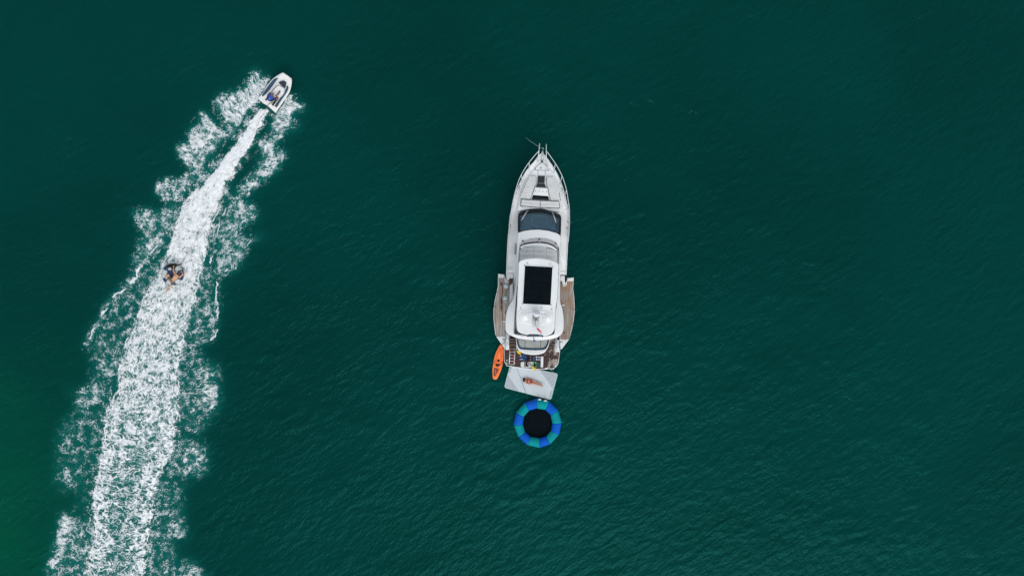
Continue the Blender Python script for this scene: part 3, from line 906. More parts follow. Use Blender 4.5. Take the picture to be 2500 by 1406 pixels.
# rails
for a, b in (((1017, 150), (988, 487)), ((1137, 162), (1138, 492))):
    pa, pb = A(a, b)
    zt = 3.15
    mid_ = ((pa[0] * 0.6 + pb[0] * 0.4), (pa[1] * 0.6 + pb[1] * 0.4))
    tube('pulpit_rail', [P(*pa, 2.75), P(pa[0], pa[1] + 2, zt), P(*mid_, zt), P(pb[0], pb[1] - 6, zt - 0.1), P(*pb, zdeck(*pb) + 0.0)], 0.032, railm, yacht)
rail_l = A((1005, 290), (950, 345), (830, 490), (755, 600), (682, 725), (622, 870), (575, 1030), (535, 1200), (512, 1330)) + B((502, 220), (484, 350), (466, 560))
rail_r = A((1148, 300), (1205, 375), (1305, 520), (1370, 630), (1430, 755), (1475, 890), (1510, 1030), (1540, 1230)) + B((1550, 80), (1556, 260), (1555, 440), (1545, 620), (1530, 760))
zr = 2.95
def zrail(i, n): return lin(3.15, 2.65, i / (n - 1.0))
for rl, posts in ((rail_l, [((828, 500), (829, 660)), ((688, 715), (697, 855)), ((590, 985), (598, 1070)), ((532, 1215), (530, 1300))]),
                  (rail_r, [((1300, 515), (1275, 685)), ((1420, 740), (1388, 893)), ((1500, 1000), (1467, 1115)), ((1530, 1260), (1510, 1355))])):
    q = spl(rl, 4)
    rail = tube('guard_rail', [P(*p, zrail(i, len(q))) for i, p in enumerate(q)], 0.03, railm, yacht)
    tube('wire_rail', [P(*p, zrail(i, len(q)) - 0.33) for i, p in enumerate(q)], 0.012, steel, rail, 4)
    for a, b in posts:
        pa, pb = A(a, b)
        tube('stanchion', [P(*pa, 3.0), P(*pb, zdeck(*pb))], 0.024, railm, rail, 6)
for uv, uw in (((490, 345), (482, 300)), ((472, 590), (478, 430)), ((1525, 405), (1540, 370)), ((1527, 640), (1538, 600))):
    pa, pb = B(uv, uw); tube('stanchion', [P(*pa, zdeck(*pa)), P(*pb, 2.75)], 0.024, railm, yacht, 6)
for f, uv in ((A, (640, 960)), (A, (1432, 995)), (B, (1523, 520)), (B, (478, 470))):
    p = f(uv)[0]; dx = 2.0 if uv[0] < 1000 else -2.0
    tube('mooring_cleat', [P(p[0] + dx, p[1] - 5, zdeck(*p) + 0.06), P(p[0] - dx, p[1] + 5, zdeck(*p) + 0.06)], 0.035, steel, yacht, 6)
# foredeck lounge
zc = lambda px, py: zcoach(px, py) + 0.16
for pl in (A((838, 745), (948, 742), (950, 865), (840, 1165), (668, 1148), (690, 1060), (760, 900)), A((1150, 755), (1270, 765), (1325, 880), (1370, 1040), (1392, 1188), (1222, 1188), (1148, 870))):
    base = slab('sun_pad', pl, zco(0), zco(0.13), cush, yacht, 0.02)
    inn = pl[1:4] if pl[0][0] < 1310 else [pl[5], pl[6], pl[0]]
    tube('pad_piping', [P(*p, zcoach(*p) + 0.10) for p in inn], 0.03, seam, base, 5)
    fr_ = pl[3:5]
    tube('pad_piping', [P(*p, zcoach(*p) + 0.10) for p in fr_], 0.03, seam, base, 5)
    multislab('cushion_channel', strips(spl(pl, 1, True), R(10 if pl[0][0] < 1310 else 12), 6.3, 0.1), zco(0.10), zc, cush, base, 0.014)
slab('foredeck_skylight', A((985, 735), (1113, 740), (1106, 868), (980, 866)), zco(0), zco(0.05), hatchm, yacht, 0.02)
slab('foredeck_skylight', A((972, 876), (1108, 880), (1130, 946), (955, 935)), zco(0), zco(0.05), hatchm, yacht, 0.02)
tbl = slab('lounge_table', A((935, 945), (1160, 960), (1180, 1098), (888, 1078)), zco(0), zco(0.10), gel, yacht, 0.02)
for uv in ((943, 1010), (1010, 1014), (1075, 1020), (1140, 1026)):
    p = A(uv)[0]; lathe('latch', P(*p, zcoach(*p) + 0.10), [(0.035, 0), (0.035, 0.02), (0.02, 0.03)], groove, tbl, 10)
well = slab('footwell_hatch', A((895, 1086), (1174, 1106), (1186, 1181), (874, 1166)), zco(0), zco(0.02), tint, yacht, 0.01)
slab('footwell_glass', A((888, 1128), (1180, 1146), (1184, 1176), (878, 1160)), zco(0.01), zco(0.035), hatchm, well, 0.005)
slab('footwell_bar', A((1020, 1128), (1042, 1130), (1042, 1172), (1020, 1170)), zco(0.02), zco(0.05), frame_blk, well, 0.005)
bench = slab('lounge_backrest', A((688, 1158), (870, 1176), (1060, 1190), (1372, 1195), (1384, 1318), (1030, 1310), (670, 1278)), zco(0), zco(0.24), seam, yacht, 0.02)
for pl in (A((694, 1164), (1026, 1190), (1022, 1303), (678, 1272)), A((1034, 1192), (1366, 1200), (1376, 1312), (1030, 1304))):
    c_ = slab('cushion', pl, zco(0.2), zco(0.30), cush, bench, 0.035)
    m1 = ((pl[0][0] + pl[3][0]) / 2, (pl[0][1] + pl[3][1]) / 2); m2 = ((pl[1][0] + pl[2][0]) / 2, (pl[1][1] + pl[2][1]) / 2)
    tube('seam', [P(*m1, zcoach(*m1) + 0.301), P(*m2, zcoach(*m2) + 0.301)], 0.008, groove, c_, 4)
for uv in ((700, 1288), (846, 1300), (990, 1312), (1055, 1318), (1203, 1322), (1348, 1326)):
    p = A(uv)[0]; tube('strap_stud', [P(p[0], p[1] - 1, zcoach(*p) + 0.05), P(p[0], p[1] + 0.6, zcoach(*p) + 0.05)], 0.04, seam, bench, 6)
# saloon house
house = slab('saloon_house', B((622, 330), (612, 620), (600, 800), (574, 1000), (560, 1200), (552, 1400)) + C((545, 640), (560, 760), (1370, 760), (1385, 500)) + B((1390, 1400), (1396, 1000), (1402, 620), (1408, 330)), 1.6, 2.15, gel, yacht, 0.04)
for pl in (B((586, 760), (572, 860), (566, 970), (574, 970), (582, 860), (592, 760)), B((1400, 760), (1399, 860), (1398, 970), (1392, 970), (1394, 760))):
    slab('side_window', pl, 2.1, 2.6, tint, house, 0.02)
for pl in (B((622, 540), (612, 760), (600, 900), (592, 1100), (584, 1400), (640, 1400), (650, 540)), B((1392, 540), (1396, 760), (1394, 1000), (1388, 1400), (1330, 1400), (1340, 540))):
    slab('cabin_side', pl, 2.1, 3.25, gel, house, 0.05)
slab('saloon_glazing', B((650, 600), (640, 1000), (634, 1400)) + C((630, 560), (1330, 560)) + B((1340, 1400), (1346, 1000), (1350, 600)), 2.1, 3.26, tint, house, 0)
# windscreen: sloping from deck to flybridge
def zws(px, py):
    t = min(1.15, max(0, (py - 509) / 62.0))
    return 2.42 + 0.95 * t
w_out = spl(WS((110, 300), (135, 190), (260, 110), (420, 68), (600, 52), (760, 54), (900, 80), (1080, 140), (1280, 210), (1340, 265), (1352, 380), (1330, 840), (1250, 768), (1000, 690), (720, 646), (480, 655), (280, 690), (125, 745), (108, 540)), 3, True)
w_in = spl(WS((178, 320), (182, 250), (300, 205), (440, 175), (600, 158), (760, 158), (900, 180), (1060, 220), (1230, 290), (1288, 325), (1286, 420), (1252, 748), (1200, 726), (980, 660), (720, 632), (490, 640), (300, 668), (182, 694), (178, 540)), 3, True)
wsf = ring('windscreen_frame', w_out, w_in, 2.1, lambda a, b: zws(a, b) + 0.03, frame_blk, yacht, 96)
gl_ = slab('windscreen_pane', [(lin(p[0], 1314, -0.004), p[1]) for p in w_in], lambda a, b: zws(a, b) - 0.02, lambda a, b: zws(a, b) + 0.0, glass, wsf, 0)
inter = plain('interior_blue', (0.07, 0.17, 0.225), 0.7, var=0.12, scale=1)
inter2 = plain('interior_trim', (0.27, 0.38, 0.42), 0.6)
inter3 = plain('interior_seat', (0.08, 0.28, 0.43), 0.8)
floor_ = slab('cabin_interior', w_in, 1.6, lambda a, b: zws(a, b) - 0.32, inter, yacht, 0)
for seg in (((545, 265), (920, 278)), ((545, 265), (500, 505)), ((500, 505), (672, 585)), ((925, 290), (932, 545))):
    pa, pb = WS(*seg); d = Vector((pb[0] - pa[0], pb[1] - pa[1])); d.normalize(); n_ = Vector((-d.y, d.x)) * 1.3
    slab('dashboard_trim', [(pa[0] + n_.x, pa[1] + n_.y), (pb[0] + n_.x, pb[1] + n_.y), (pb[0] - n_.x, pb[1] - n_.y), (pa[0] - n_.x, pa[1] - n_.y)], lambda a, b: zws(a, b) - 0.33, lambda a, b: zws(a, b) - 0.26, inter2, floor_, 0.01)
slab('helm_seat', WS((930, 555), (1230, 560), (1240, 690), (1000, 640)), lambda a, b: zws(a, b) - 0.33, lambda a, b: zws(a, b) - 0.2, inter3, floor_, 0.03)
for a, b in (((395, 95), (205, 400)), ((1090, 135), (1215, 480))):
    pa, pb = WS(a, b)
    wp = tubes('wiper', [[P(pa[0] + o, pa[1], zws(*pa) + 0.06), P(pb[0] + o * 0.4, pb[1], zws(*pb) + 0.09)] for o in (-0.9, 0.9)], 0.022, railm, yacht, 5)
    tube('wiper_blade', [P(pb[0], pb[1] - 8, zws(*pb) + 0.02), P(pb[0] - 0.3, pb[1] + 13, zws(pb[0], pb[1] + 13) + 0.05)], 0.02, blk, wp, 5)
# flybridge shell
fly_l = B((640, 578), (622, 660), (612, 780), (604, 920), (598, 1100), (592, 1400)) + C((585, 420), (545, 640), (490, 740), (440, 850), (412, 970), (402, 1100), (405, 1230), (440, 1290), (540, 1345), (640, 1378), (760, 1398))
fly_r = B((1384, 632), (1394, 760), (1397, 920), (1396, 1100), (1390, 1400)) + C((1386, 500), (1384, 700), (1410, 790), (1432, 880), (1448, 1000), (1450, 1110), (1440, 1240), (1390, 1320), (1300, 1370), (1180, 1396), (1040, 1408), (900, 1410))
fly_front = B((1360, 606), (1300, 580), (1180, 546), (1000, 524), (850, 530), (740, 548))
fly_out = spl(fly_l, 3) + list(reversed(spl(fly_r, 3))) + fly_front
fly_in_l = B((660, 800), (648, 880), (640, 960), (632, 1100), (622, 1400)) + C((610, 420), (590, 640), (572, 860), (560, 1050), (555, 1200), (560, 1295), (640, 1312), (790, 1330))
fly_in_r = B((1368, 835), (1375, 960), (1370, 1150), (1362, 1400)) + C((1352, 500), (1330, 760), (1308, 900), (1300, 1100), (1290, 1220), (1278, 1298), (1180, 1328), (1040, 1342), (900, 1345))
fly_in_f = B((1300, 755), (1240, 715), (1130, 683), (1000, 673), (860, 684), (740, 720), (690, 755))
fly_in = fly_in_l + list(reversed(fly_in_r)) + fly_in_f
ZF = 3.45
slab('flybridge_floor', fly_out, 3.25, ZF, gel, yacht, 0.03)
fl_s, fr_s = spl(fly_l, 3), spl(fly_r, 3)
il_s, ir_s = spl(fly_in_l, 3), spl(fly_in_r, 3)
coam = ring_sections('flybridge_coaming', [(fl_s, il_s, 60), ([fl_s[-1], fr_s[-1]], [il_s[-1], ir_s[-1]], 6), (fr_s[::-1], ir_s[::-1], 60), ([fr_s[0]] + fly_front + [fl_s[0]], [ir_s[0]] + fly_in_f + [il_s[0]], 24)],
            ZF - 0.08, lambda a, b: 3.89 if b < 600 else (3.80 if b > 700 else 3.89 - 0.09 * (b - 600) / 100.0), lambda a, b: 3.93, gel, yacht, False, 0.02)
# helm front: grey dash, dark screen strip, seat back
arc1 = spl(B((655, 795), (740, 724), (860, 688), (1000, 677), (1130, 686), (1260, 730), (1366, 832)), 4)
arc2 = spl(B((662, 812), (740, 770), (860, 748), (1000, 740), (1130, 752), (1250, 792), (1345, 860)), 4)
arc3 = spl(B((664, 828), (740, 794), (860, 772), (1000, 764), (1130, 776), (1240, 812), (1335, 875)), 4)
arc4 = spl(B((680, 868), (750, 836), (860, 822), (1000, 820), (1130, 834), (1235, 855), (1320, 905)), 4)
dash = slab('helm_dashboard', arc1 + list(reversed(arc2)), ZF, 3.98, gel_warm, yacht, 0.02)
slab('dark_screen_strip', arc2 + list(reversed(arc3)), ZF, 3.90, tint, dash, 0.01)
slab('lounge_seat_back', arc3 + list(reversed(arc4)), ZF, 3.93, gel_grey, yacht, 0.03)
for uv in ((712, 730), (1012, 700), (1312, 775)):
    p = B(uv)[0]
    pst = slab('screen_bracket', [(p[0] - 1.3, p[1] + 1.0), (p[0] + 1.3, p[1] + 1.0), (p[0] + 1.2, p[1] + 8), (p[0] - 1.2, p[1] + 8)], 3.9, 4.03, steel, dash, 0.01)
    lathe('bracket_knob', P(*p, 3.98), [(0.05, 0), (0.05, 0.05), (0.03, 0.07)], blk, pst, 10)
# nine flybridge lounge cushions
cols = [(654, 660, 910, 906), (913, 912, 1141, 1132), (1144, 1136, 1336, 1335)]
seat = slab('flybridge_sunpad', arc4 + B((1345, 1110), (1345, 1300), (640, 1300), (638, 1080), (650, 950)), ZF, 3.74, cush2, yacht, 0.02)
rows = [((820, 905), (822, 912), (858, 925)), ((909, 990), (916, 1000), (929, 1018)), ((994, 1290), (1004, 1290), (1022, 1290))]
for ci, (a, a2, b, b2) in enumerate(cols):
    for ri in range(3):
        t0, b0 = rows[ri][ci]
        x0 = a if ri else a + (42 if ci == 0 else 0)
        x1 = b if ri else b - (45 if ci == 2 else 0)
        t0a = t0 + (28 if (ri == 0 and ci == 0) else 0); t0b = t0 + (34 if (ri == 0 and ci == 2) else 0)
        slab('cushion', B((x0, t0a + 3), (x1, t0b + 3), (b, b0 + (8 if ci == 2 else 4)), (a, b0)), 3.70, 3.79, cush, seat, 0.012)
for sd in (spl(B((652, 880), (640, 960), (634, 1100), (628, 1400)), 3), spl(B((1352, 900), (1362, 1000), (1362, 1200), (1358, 1400)), 3)):
    tube('fly_handrail', [P(*p, 4.15) for p in sd], 0.025, steel, yacht, 6)
slab('flybridge_deck_mat', C((600, 420), (585, 700), (565, 1060), (562, 1285), (790, 1322), (1040, 1334), (1270, 1292), (1292, 1060), (1335, 640), (1350, 420)), ZF, ZF + 0.02, plain('fly_floor_grey', (0.13, 0.16, 0.18), 0.8), yacht, 0)
slab('aft_seat', C((820, 1296), (1000, 1300), (1075, 1336), (800, 1330)), ZF, 3.85, cush2, yacht, 0.02)
slab('aft_seat_trim', C((782, 1324), (1075, 1318), (1270, 1268), (1280, 1292), (1080, 1343), (785, 1345)), ZF, 3.97, navy, yacht, 0.02)
tube('coaming_groove', [P(*p, 3.93) for p in C((572, 872), (560, 1060), (548, 1200), (552, 1300), (640, 1318), (700, 1338), (760, 1340))], 0.012, groove, coam, 4)
# hard top
ZT = 5.55
ht_l = B((636, 1140), (650, 1098)) + B((700, 1068),) + B((800, 1045), (920, 1037), (1020, 1038), (1130, 1052), (1250, 1082), (1330, 1112), (1362, 1145))
ht_r = C((1362, 100), (1354, 300), (1344, 560), (1330, 700), (1310, 820), (1302, 960), (1296, 1100), (1284, 1210), (1240, 1285), (1160, 1322), (1060, 1334), (1000, 1302), (830, 1296), (800, 1312), (700, 1292), (625, 1252), (602, 1180), (594, 1040), (600, 900), (610, 760), (614, 600), (628, 300), (634, 100))
ht = spl(ht_l, 2) + spl(ht_r, 2)
sroof = C((752, 64), (1250, 90), (1214, 774), (714, 750))
hard = slab('hard_top', ht, ZT - 0.18, ZT, gel, yacht, 0.06)
for uv in ((668, 60), (655, 700), (1325, 80), (1290, 730)):
    p = C(uv)[0]; q_ = P(*p, ZT - 0.15); tube('roof_pillar', [Vector((q_.x, q_.y, ZF)), q_], [0.09, 0.06], gel, hard, 10)
for uv in ((795, 1130), (1206, 1147)):
    p = B(uv)[0]; lathe('roof_vent', P(*p, ZT), [(0.075, 0), (0.07, 0.012), (0.03, 0.02), (0.0, 0.02)], plain('vent_grey', (0.5, 0.53, 0.53), 0.6), hard, 18)
ring('sunroof_frame', C((744, 54), (1260, 82), (1222, 786), (704, 760)), sroof, ZT - 0.02, ZT + 0.035, gel, hard, 80)
slab('sunroof_well', sroof, ZT - 0.01, ZT + 0.008, tint, hard, 0)
lf = [64, 233, 360, 486, 611, 750]; rf = [90, 250, 378, 504, 630, 774]
for k in range(5):
    def ed(v, left):
        t = (v - (64 if left else 90)) / ((750 - 64) if left else (774 - 90))
        return lin(752, 714, t) if left else lin(1250, 1214, t)
    g_ = 2.2
    slab('sunroof_panel', C((ed(lf[k], 1) + 2, lf[k] + g_), (ed(rf[k], 0) - 2, rf[k] + g_), (ed(rf[k + 1], 0) - 2, rf[k + 1] - g_), (ed(lf[k + 1], 1) + 2, lf[k + 1] - g_)), ZT - 0.02, ZT + 0.022, tint, hard, 0.008)
for uv in ((745, 62), (1256, 90), (1222, 772), (708, 752), (680, 828), (1236, 852), (1050, 822)):
    p = C(uv)[0]; lathe('roof_fitting', P(*p, ZT), [(0.04, 0), (0.04, 0.05), (0.02, 0.06)], groove, hard, 8)
aftp = slab('radar_platform', spl(C((640, 880), (760, 850), (950, 860), (1150, 880), (1262, 920), (1264, 1030), (1200, 1105), (1060, 1135), (900, 1135), (760, 1110), (660, 1070), (630, 980)), 3, True), ZT - 0.01, ZT + 0.045, gel, hard, 0.04)
for uv in ((745, 968), (1160, 998)):
    p = C(uv)[0]
    lathe('satellite_dome', P(*p, ZT + 0.05), [(0.36, 0), (0.35, 0.008), (0.12, 0.014), (0.10, 0.035), (0.0, 0.04)], gel, hard, 28)
pd = C((957, 930))[0]
lathe('radar_pedestal', P(*pd, ZT + 0.05), [(0.22, 0), (0.24, 0.25), (0.2, 0.42), (0.1, 0.50), (0.0, 0.51)], gel, hard, 24)
rb = slab('radar_scanner', C((806, 888), (808, 925), (1118, 978), (1122, 942)), ZT + 0.56, ZT + 0.68, plain('scanner_grey', (0.60, 0.63, 0.68), 0.4), hard, 0.04)
tube('radar_guard', [P(*p, ZT + 0.35) for p in spl(C((915, 902), (935, 886), (960, 880), (990, 890), (1010, 916)), 3)], 0.03, blk, hard, 6)
for a, b in (((905, 958), (922, 992)), ((1004, 968), (992, 998))):
    pa, pb = C(a, b); tube('radar_guard', [P(*pa, ZT + 0.35), P(*pb, ZT + 0.15)], 0.03, blk, hard, 6)
gr = slab('mast_step', C((893, 992), (1000, 994), (1000, 1056), (893, 1058)), ZT + 0.04, ZT + 0.12, groove, hard, 0.01)
multislab('step_slat', strips(C((897, 996), (996, 998), (996, 1052), (897, 1054)), R(90), 1.7, 0.7), ZT + 0.11, ZT + 0.14, steel, gr, 0.004)
tubes('mast_stay', [[P(*p, ZT + 0.12) for p in C(a, b)] for a, b in (((897, 1058), (893, 1125)), ((996, 1058), (998, 1125)), ((893, 1125), (945, 1160)), ((998, 1125), (945, 1160)))] +
      [[P(*p, ZT + 0.2) for p in C((945, 1160), (880, 1160))], [P(*p, ZT + 0.2) for p in C((945, 1155), (1025, 1166))]], 0.012, steel, hard, 4)
tube('cable', [P(*p, ZT + 0.16) for p in C((955, 1000), (952, 1045), (940, 1060), (942, 1090), (936, 1105), (945, 1125))], 0.018, blk, hard, 5)
# ensign on its staff
fp = C((946, 1150))[0]
staff = tube('flag_staff', [P(*fp, ZT), P(fp[0] + 1.2, fp[1] + 2.0, ZT + 1.3)], 0.02, railm, yacht, 6)
def sheet(name, pts, mat, parent):
    v = [P(*C((u, v_))[0], z) for u, v_, z in pts]
    n = len(v); o = Vector((0, 0, 0.006))
    verts = v + [q - o for q in v]
    faces = [tuple(range(n)), tuple(reversed(range(n, 2 * n)))] + [(i, (i + 1) % n, n + (i + 1) % n, n + i) for i in range(n)]
    return mesh(name, verts, faces, mat, parent)
sheet('ensign_red', [(958, 1170, ZT + 1.25), (998, 1198, ZT + 1.2), (1035, 1235, ZT + 1.15), (1068, 1284, ZT + 1.1), (1030, 1268, ZT + 1.0), (992, 1232, ZT + 1.0), (970, 1200, ZT + 1.02)], red, staff)
sheet('ensign_white', [(958, 1172, ZT + 1.02), (970, 1202, ZT + 1.0), (992, 1234, ZT + 0.98), (1030, 1270, ZT + 0.98), (1068, 1286, ZT + 0.98), (1070, 1322, ZT + 0.9), (1024, 1290, ZT + 0.8), (975, 1245, ZT + 0.8)], flagw, staff)
sheet('ensign_blue', [(1018, 1258, ZT + 0.75), (1045, 1288, ZT + 0.72), (1088, 1330, ZT + 0.7), (1068, 1362, ZT + 0.55), (1058, 1330, ZT + 0.55), (1030, 1300, ZT + 0.6)], flagb, staff)
# name on the flybridge stern
for k, ch in enumerate('JALUNA'):
    u = 735 + k * 27; v_ = 352 + 8 * math.sin(k / 9.0 * math.pi)
    p = D((u, v_ + k * 1.6))[0]; text('name_letter', ch, p[0], p[1], 3.80, 0.12, -0.08, letter, coam)
for k, ch in enumerate('ASSIST'):
    p = D((965 + k * 26, 370 - k * 1.6))[0]; text('name_letter', ch, p[0], p[1], 3.80, 0.12, 0.06, letter, coam)
pe = D((917, 376))[0]
emb = lathe('stern_light', P(*pe, 3.72), [(0.07, 0), (0.07, 0.10), (0.03, 0.13)], bluel, coam, 10)
tube('stern_pole', [P(*D((913, 325))[0], 4.05), P(*D((921, 388))[0], 3.85)], 0.022, bluel, coam, 5)
tube('stern_bracket', [P(*D((898, 388))[0], 3.83), P(*D((950, 394))[0], 3.83)], 0.03, bluel, coam, 5)

# ---- aft part of the hull, cockpit, terraces
ZC = 1.20
aft = spl(C((408, 200), (404, 500), (400, 900)), 2) + D((400, 240), (402, 330)) + D((1385, 340), (1385, 250)) + spl(C((1400, 900), (1450, 500), (1500, 240)), 2)
aft_w = [P(p[0], p[1], 1.05) for p in aft]
loft('aft_hull', [[Vector((v.x * 0.96 + 0.08, v.y, -0.4)) for v in aft_w], [Vector((v.x * 0.99 + 0.02, v.y, 0.4)) for v in aft_w], aft_w], gel_hull, yacht)
cock = C((455, 285), (1440, 335)) + C((1400, 800), (1385, 1000)) + D((1385, 300), (1300, 350), (1210, 360), (590, 350), (470, 355), (405, 250)) + C((400, 1000), (440, 700))
ckd = slab('cockpit_sole', cock, 1.0, 1.13, caulk, yacht, 0)
for q in strips(cock, R(90.5), 2.6, 0.35):
    slab('plank', q, 1.10, 1.15, teak, ckd, 0)
# white wing panels beside the saloon door
slab('side_wing', C((535, 378), (480, 430), (472, 740), (545, 640)), 1.15, 2.3, gel, yacht, 0.05)
slab('wing_step', C((420, 200), (545, 205), (545, 290), (470, 290), (462, 325), (425, 322)), 1.5, 1.97, gel, yacht, 0.03)
slab('wing_step', C((1395, 245), (1470, 250), (1475, 375), (1510, 385), (1505, 410), (1430, 405), (1425, 340), (1390, 335)), 1.2, 1.95, gel, yacht, 0.03)
slab('boarding_gate', C((1498, 200), (1516, 255), (1480, 370), (1468, 372)), 1.2, 1.9, blk, yacht, 0.01)
for a, b in (((440, 85), (530, 85)), ((436, 203), (535, 203)), ((440, 122), (534, 122)), ((1395, 165), (1480, 165)), ((1398, 246), (1478, 248))):
    pa, pb = C(a, b); tube('deck_seam', [P(*pa, zdeck(*pa) + 0.02), P(*pb, zdeck(*pb) + 0.02)], 0.012, groove, yacht, 4)
# terraces
bl_out = C((266, 208), (262, 440), (240, 540), (205, 700), (185, 850), (182, 980), (195, 1150), (215, 1300)) + D((248, 330), (345, 470), (385, 520), (402, 545), (402, 300)) + C((405, 900), (475, 720), (475, 360), (455, 345), (415, 322), (375, 222))
bl_teak = C((275, 285), (274, 440), (250, 545), (215, 705), (195, 850), (192, 980), (205, 1150), (225, 1300), (238, 1344), (402, 1344), (405, 900), (474, 760), (474, 370), (386, 358), (380, 287))
br_out = C((1635, 276), (1622, 480), (1642, 620), (1650, 780), (1649, 920), (1632, 1060), (1600, 1220)) + D((1560, 330), (1545, 362), (1420, 530), (1395, 536), (1380, 400)) + C((1380, 1100), (1378, 740), (1385, 400), (1440, 400), (1505, 330), (1515, 286))
br_teak = C((1510, 345), (1622, 346), (1612, 480), (1632, 620), (1640, 780), (1639, 920), (1622, 1060), (1592, 1220), (1548, 1396), (1378, 1396), (1378, 740), (1390, 410), (1506, 415))
for nm, o_, t_ in (('side_terrace', bl_out, bl_teak), ('side_terrace', br_out, br_teak)):
    b_ = slab(nm, o_, ZC - 0.16, ZC, gel, yacht, 0.03)
    slab('caulking', t_, ZC - 0.02, ZC + 0.004, caulk, b_, 0)
    for q in strips(t_, R(90.8 if o_ is bl_out else 88.6), 2.15, 0.28):
        slab('plank', q, ZC - 0.01, ZC + 0.018, teak, b_, 0)
slab('terrace_lip', C((268, 210), (374, 224), (382, 283), (274, 281)), ZC - 0.02, ZC + 0.10, gel, yacht, 0.03)
slab('terrace_lip', C((1516, 288), (1633, 278), (1626, 340), (1508, 343)), ZC - 0.02, ZC + 0.10, gel, yacht, 0.03)
slab('terrace_hinge_box', C((386, 285), (415, 322), (455, 345), (455, 378), (386, 360)), ZC - 0.02, ZC + 0.12, gel, yacht, 0.02)
slab('terrace_hinge_box', C((1432, 372), (1475, 370), (1508, 335), (1506, 412), (1440, 408)), ZC - 0.02, ZC + 0.12, gel, yacht, 0.02)
for pl in (C((385, 368), (445, 368), (445, 386), (385, 386)), C((385, 710), (430, 710), (430, 728), (385, 728)), C((1432, 414), (1492, 418), (1492, 438), (1432, 434)), C((1420, 760), (1470, 760), (1470, 782), (1420, 782)), C((350, 1052), (402, 1052), (402, 1080), (350, 1080))):
    bs = slab('support_bracket', pl, ZC, ZC + 0.06, steel, yacht, 0.01)
for uv in ((248, 543), (203, 797), (1618, 608), (1640, 855), (1615, 1110), (282, 250), (1612, 322)):
    p = C(uv)[0]; lathe('rail_socket', P(*p, ZC), [(0.03, 0), (0.03, 0.03), (0.015, 0.035)], blk, yacht, 8)
def blob(name, uvs, z, mat, parent, fn=C):
    q = spl(fn(*uvs), 3, True)
    q = [(p[0] + random.uniform(-0.35, 0.35), p[1] + random.uniform(-0.5, 0.5)) for p in q]
    return slab(name, q, z - 0.005, z, mat, parent, 0)
blob('wet_stain', [(318, 365), (345, 370), (350, 440), (352, 520), (345, 600), (338, 660), (350, 700), (352, 740), (340, 790), (355, 830), (345, 880), (350, 960), (345, 1090), (338, 1040), (338, 920), (325, 870), (305, 810), (318, 780), (312, 720), (305, 660), (325, 620), (335, 540), (332, 440), (322, 410), (305, 415)], ZC + 0.024, stain, yacht)
blob('wet_stain', [(1450, 1255), (1466, 1250), (1472, 1275), (1462, 1295), (1450, 1285)], ZC + 0.024, stain, yacht)
blob('wet_stain', [(388, 900), (400, 895), (402, 925), (390, 930)], ZC + 0.024, stain, yacht)
blob('wet_stain', [(482, 300), (520, 305), (520, 350), (490, 385), (475, 360)], 1.156, stain, yacht)
for pl, dk in ((D((280, 320), (318, 320), (318, 334), (280, 334)), 0), (D((1462, 372), (1500, 372), (1500, 390), (1462, 390)), 0)):
    slab('terrace_plate', pl, ZC, ZC + 0.015, steel, yacht, 0.004)
for a, b in (((348, 368), (402, 370)), ((1378, 412), (1432, 416))):
    pa, pb = D(a, b)
    tube('mooring_cleat', [P(*pa, ZC + 0.06), P(*pb, ZC + 0.06)], 0.05, steel, yacht, 6)
# stairs down to the swim platform
ZP = 0.48
for sx0, sx1, vs in (((480, 470), (592, 598), [268, 355, 408, 462, 535]), ((1208, 1150), (1298, 1298), [330, 388, 441, 497, 566])):
    for k in range(4):
        t = k / 4.0; t2 = (k + 1) / 4.0
        x0, x0b = lin(*sx0, t), lin(*sx0, t2); x1, x1b = lin(*sx1, t), lin(*sx1, t2)
        z_ = ZC - 0.05 - 0.17 * k
        st = slab('step', D((x0, vs[k]), (x1, vs[k]), (x1b, vs[k + 1]), (x0b, vs[k + 1])), 0.1, z_, teak_wet, yacht, 0.01)
        slab('step_nosing', D((x0, vs[k + 1] - 5), (x1, vs[k + 1] - 5), (x1b, vs[k + 1] + 1), (x0b, vs[k + 1] + 1)), z_ - 0.05, z_ + 0.015, teak, st, 0.004)
# quarter posts
for pl, wl in ((D((404, 240), (466, 270), (468, 545), (400, 548)), D((416, 410), (446, 410), (444, 540), (414, 540))), (D((1312, 320), (1378, 330), (1376, 590), (1292, 585)), D((1330, 455), (1356, 456), (1346, 584), (1318, 580)))):
    q_ = slab('quarter_moulding', pl, 0.2, 1.55, gel_grey, yacht, 0.05)
    slab('quarter_locker_lid', wl, 1.5, 1.60, gel, q_, 0.03)
    x0, x1 = pl[0][0], pl[1][0]
    for xx in (x0 + 0.9, x1 - 0.9):
        tube('quarter_handrail', [P(xx, pl[0][1] + 8, 1.6), P(xx, pl[0][1] + 9, 2.0), P(xx, pl[2][1] - 14, 1.95), P(xx, pl[2][1] - 12, 1.55)], 0.022, steel, q_, 6)
    slab('quarter_panel', [(x0 + 2, pl[0][1] + 4), (x1 - 1.5, pl[0][1] + 6), (x1 - 1.5, pl[0][1] + 18), (x0 + 2, pl[0][1] + 18)], 1.5, 1.68, gel, q_, 0.04)
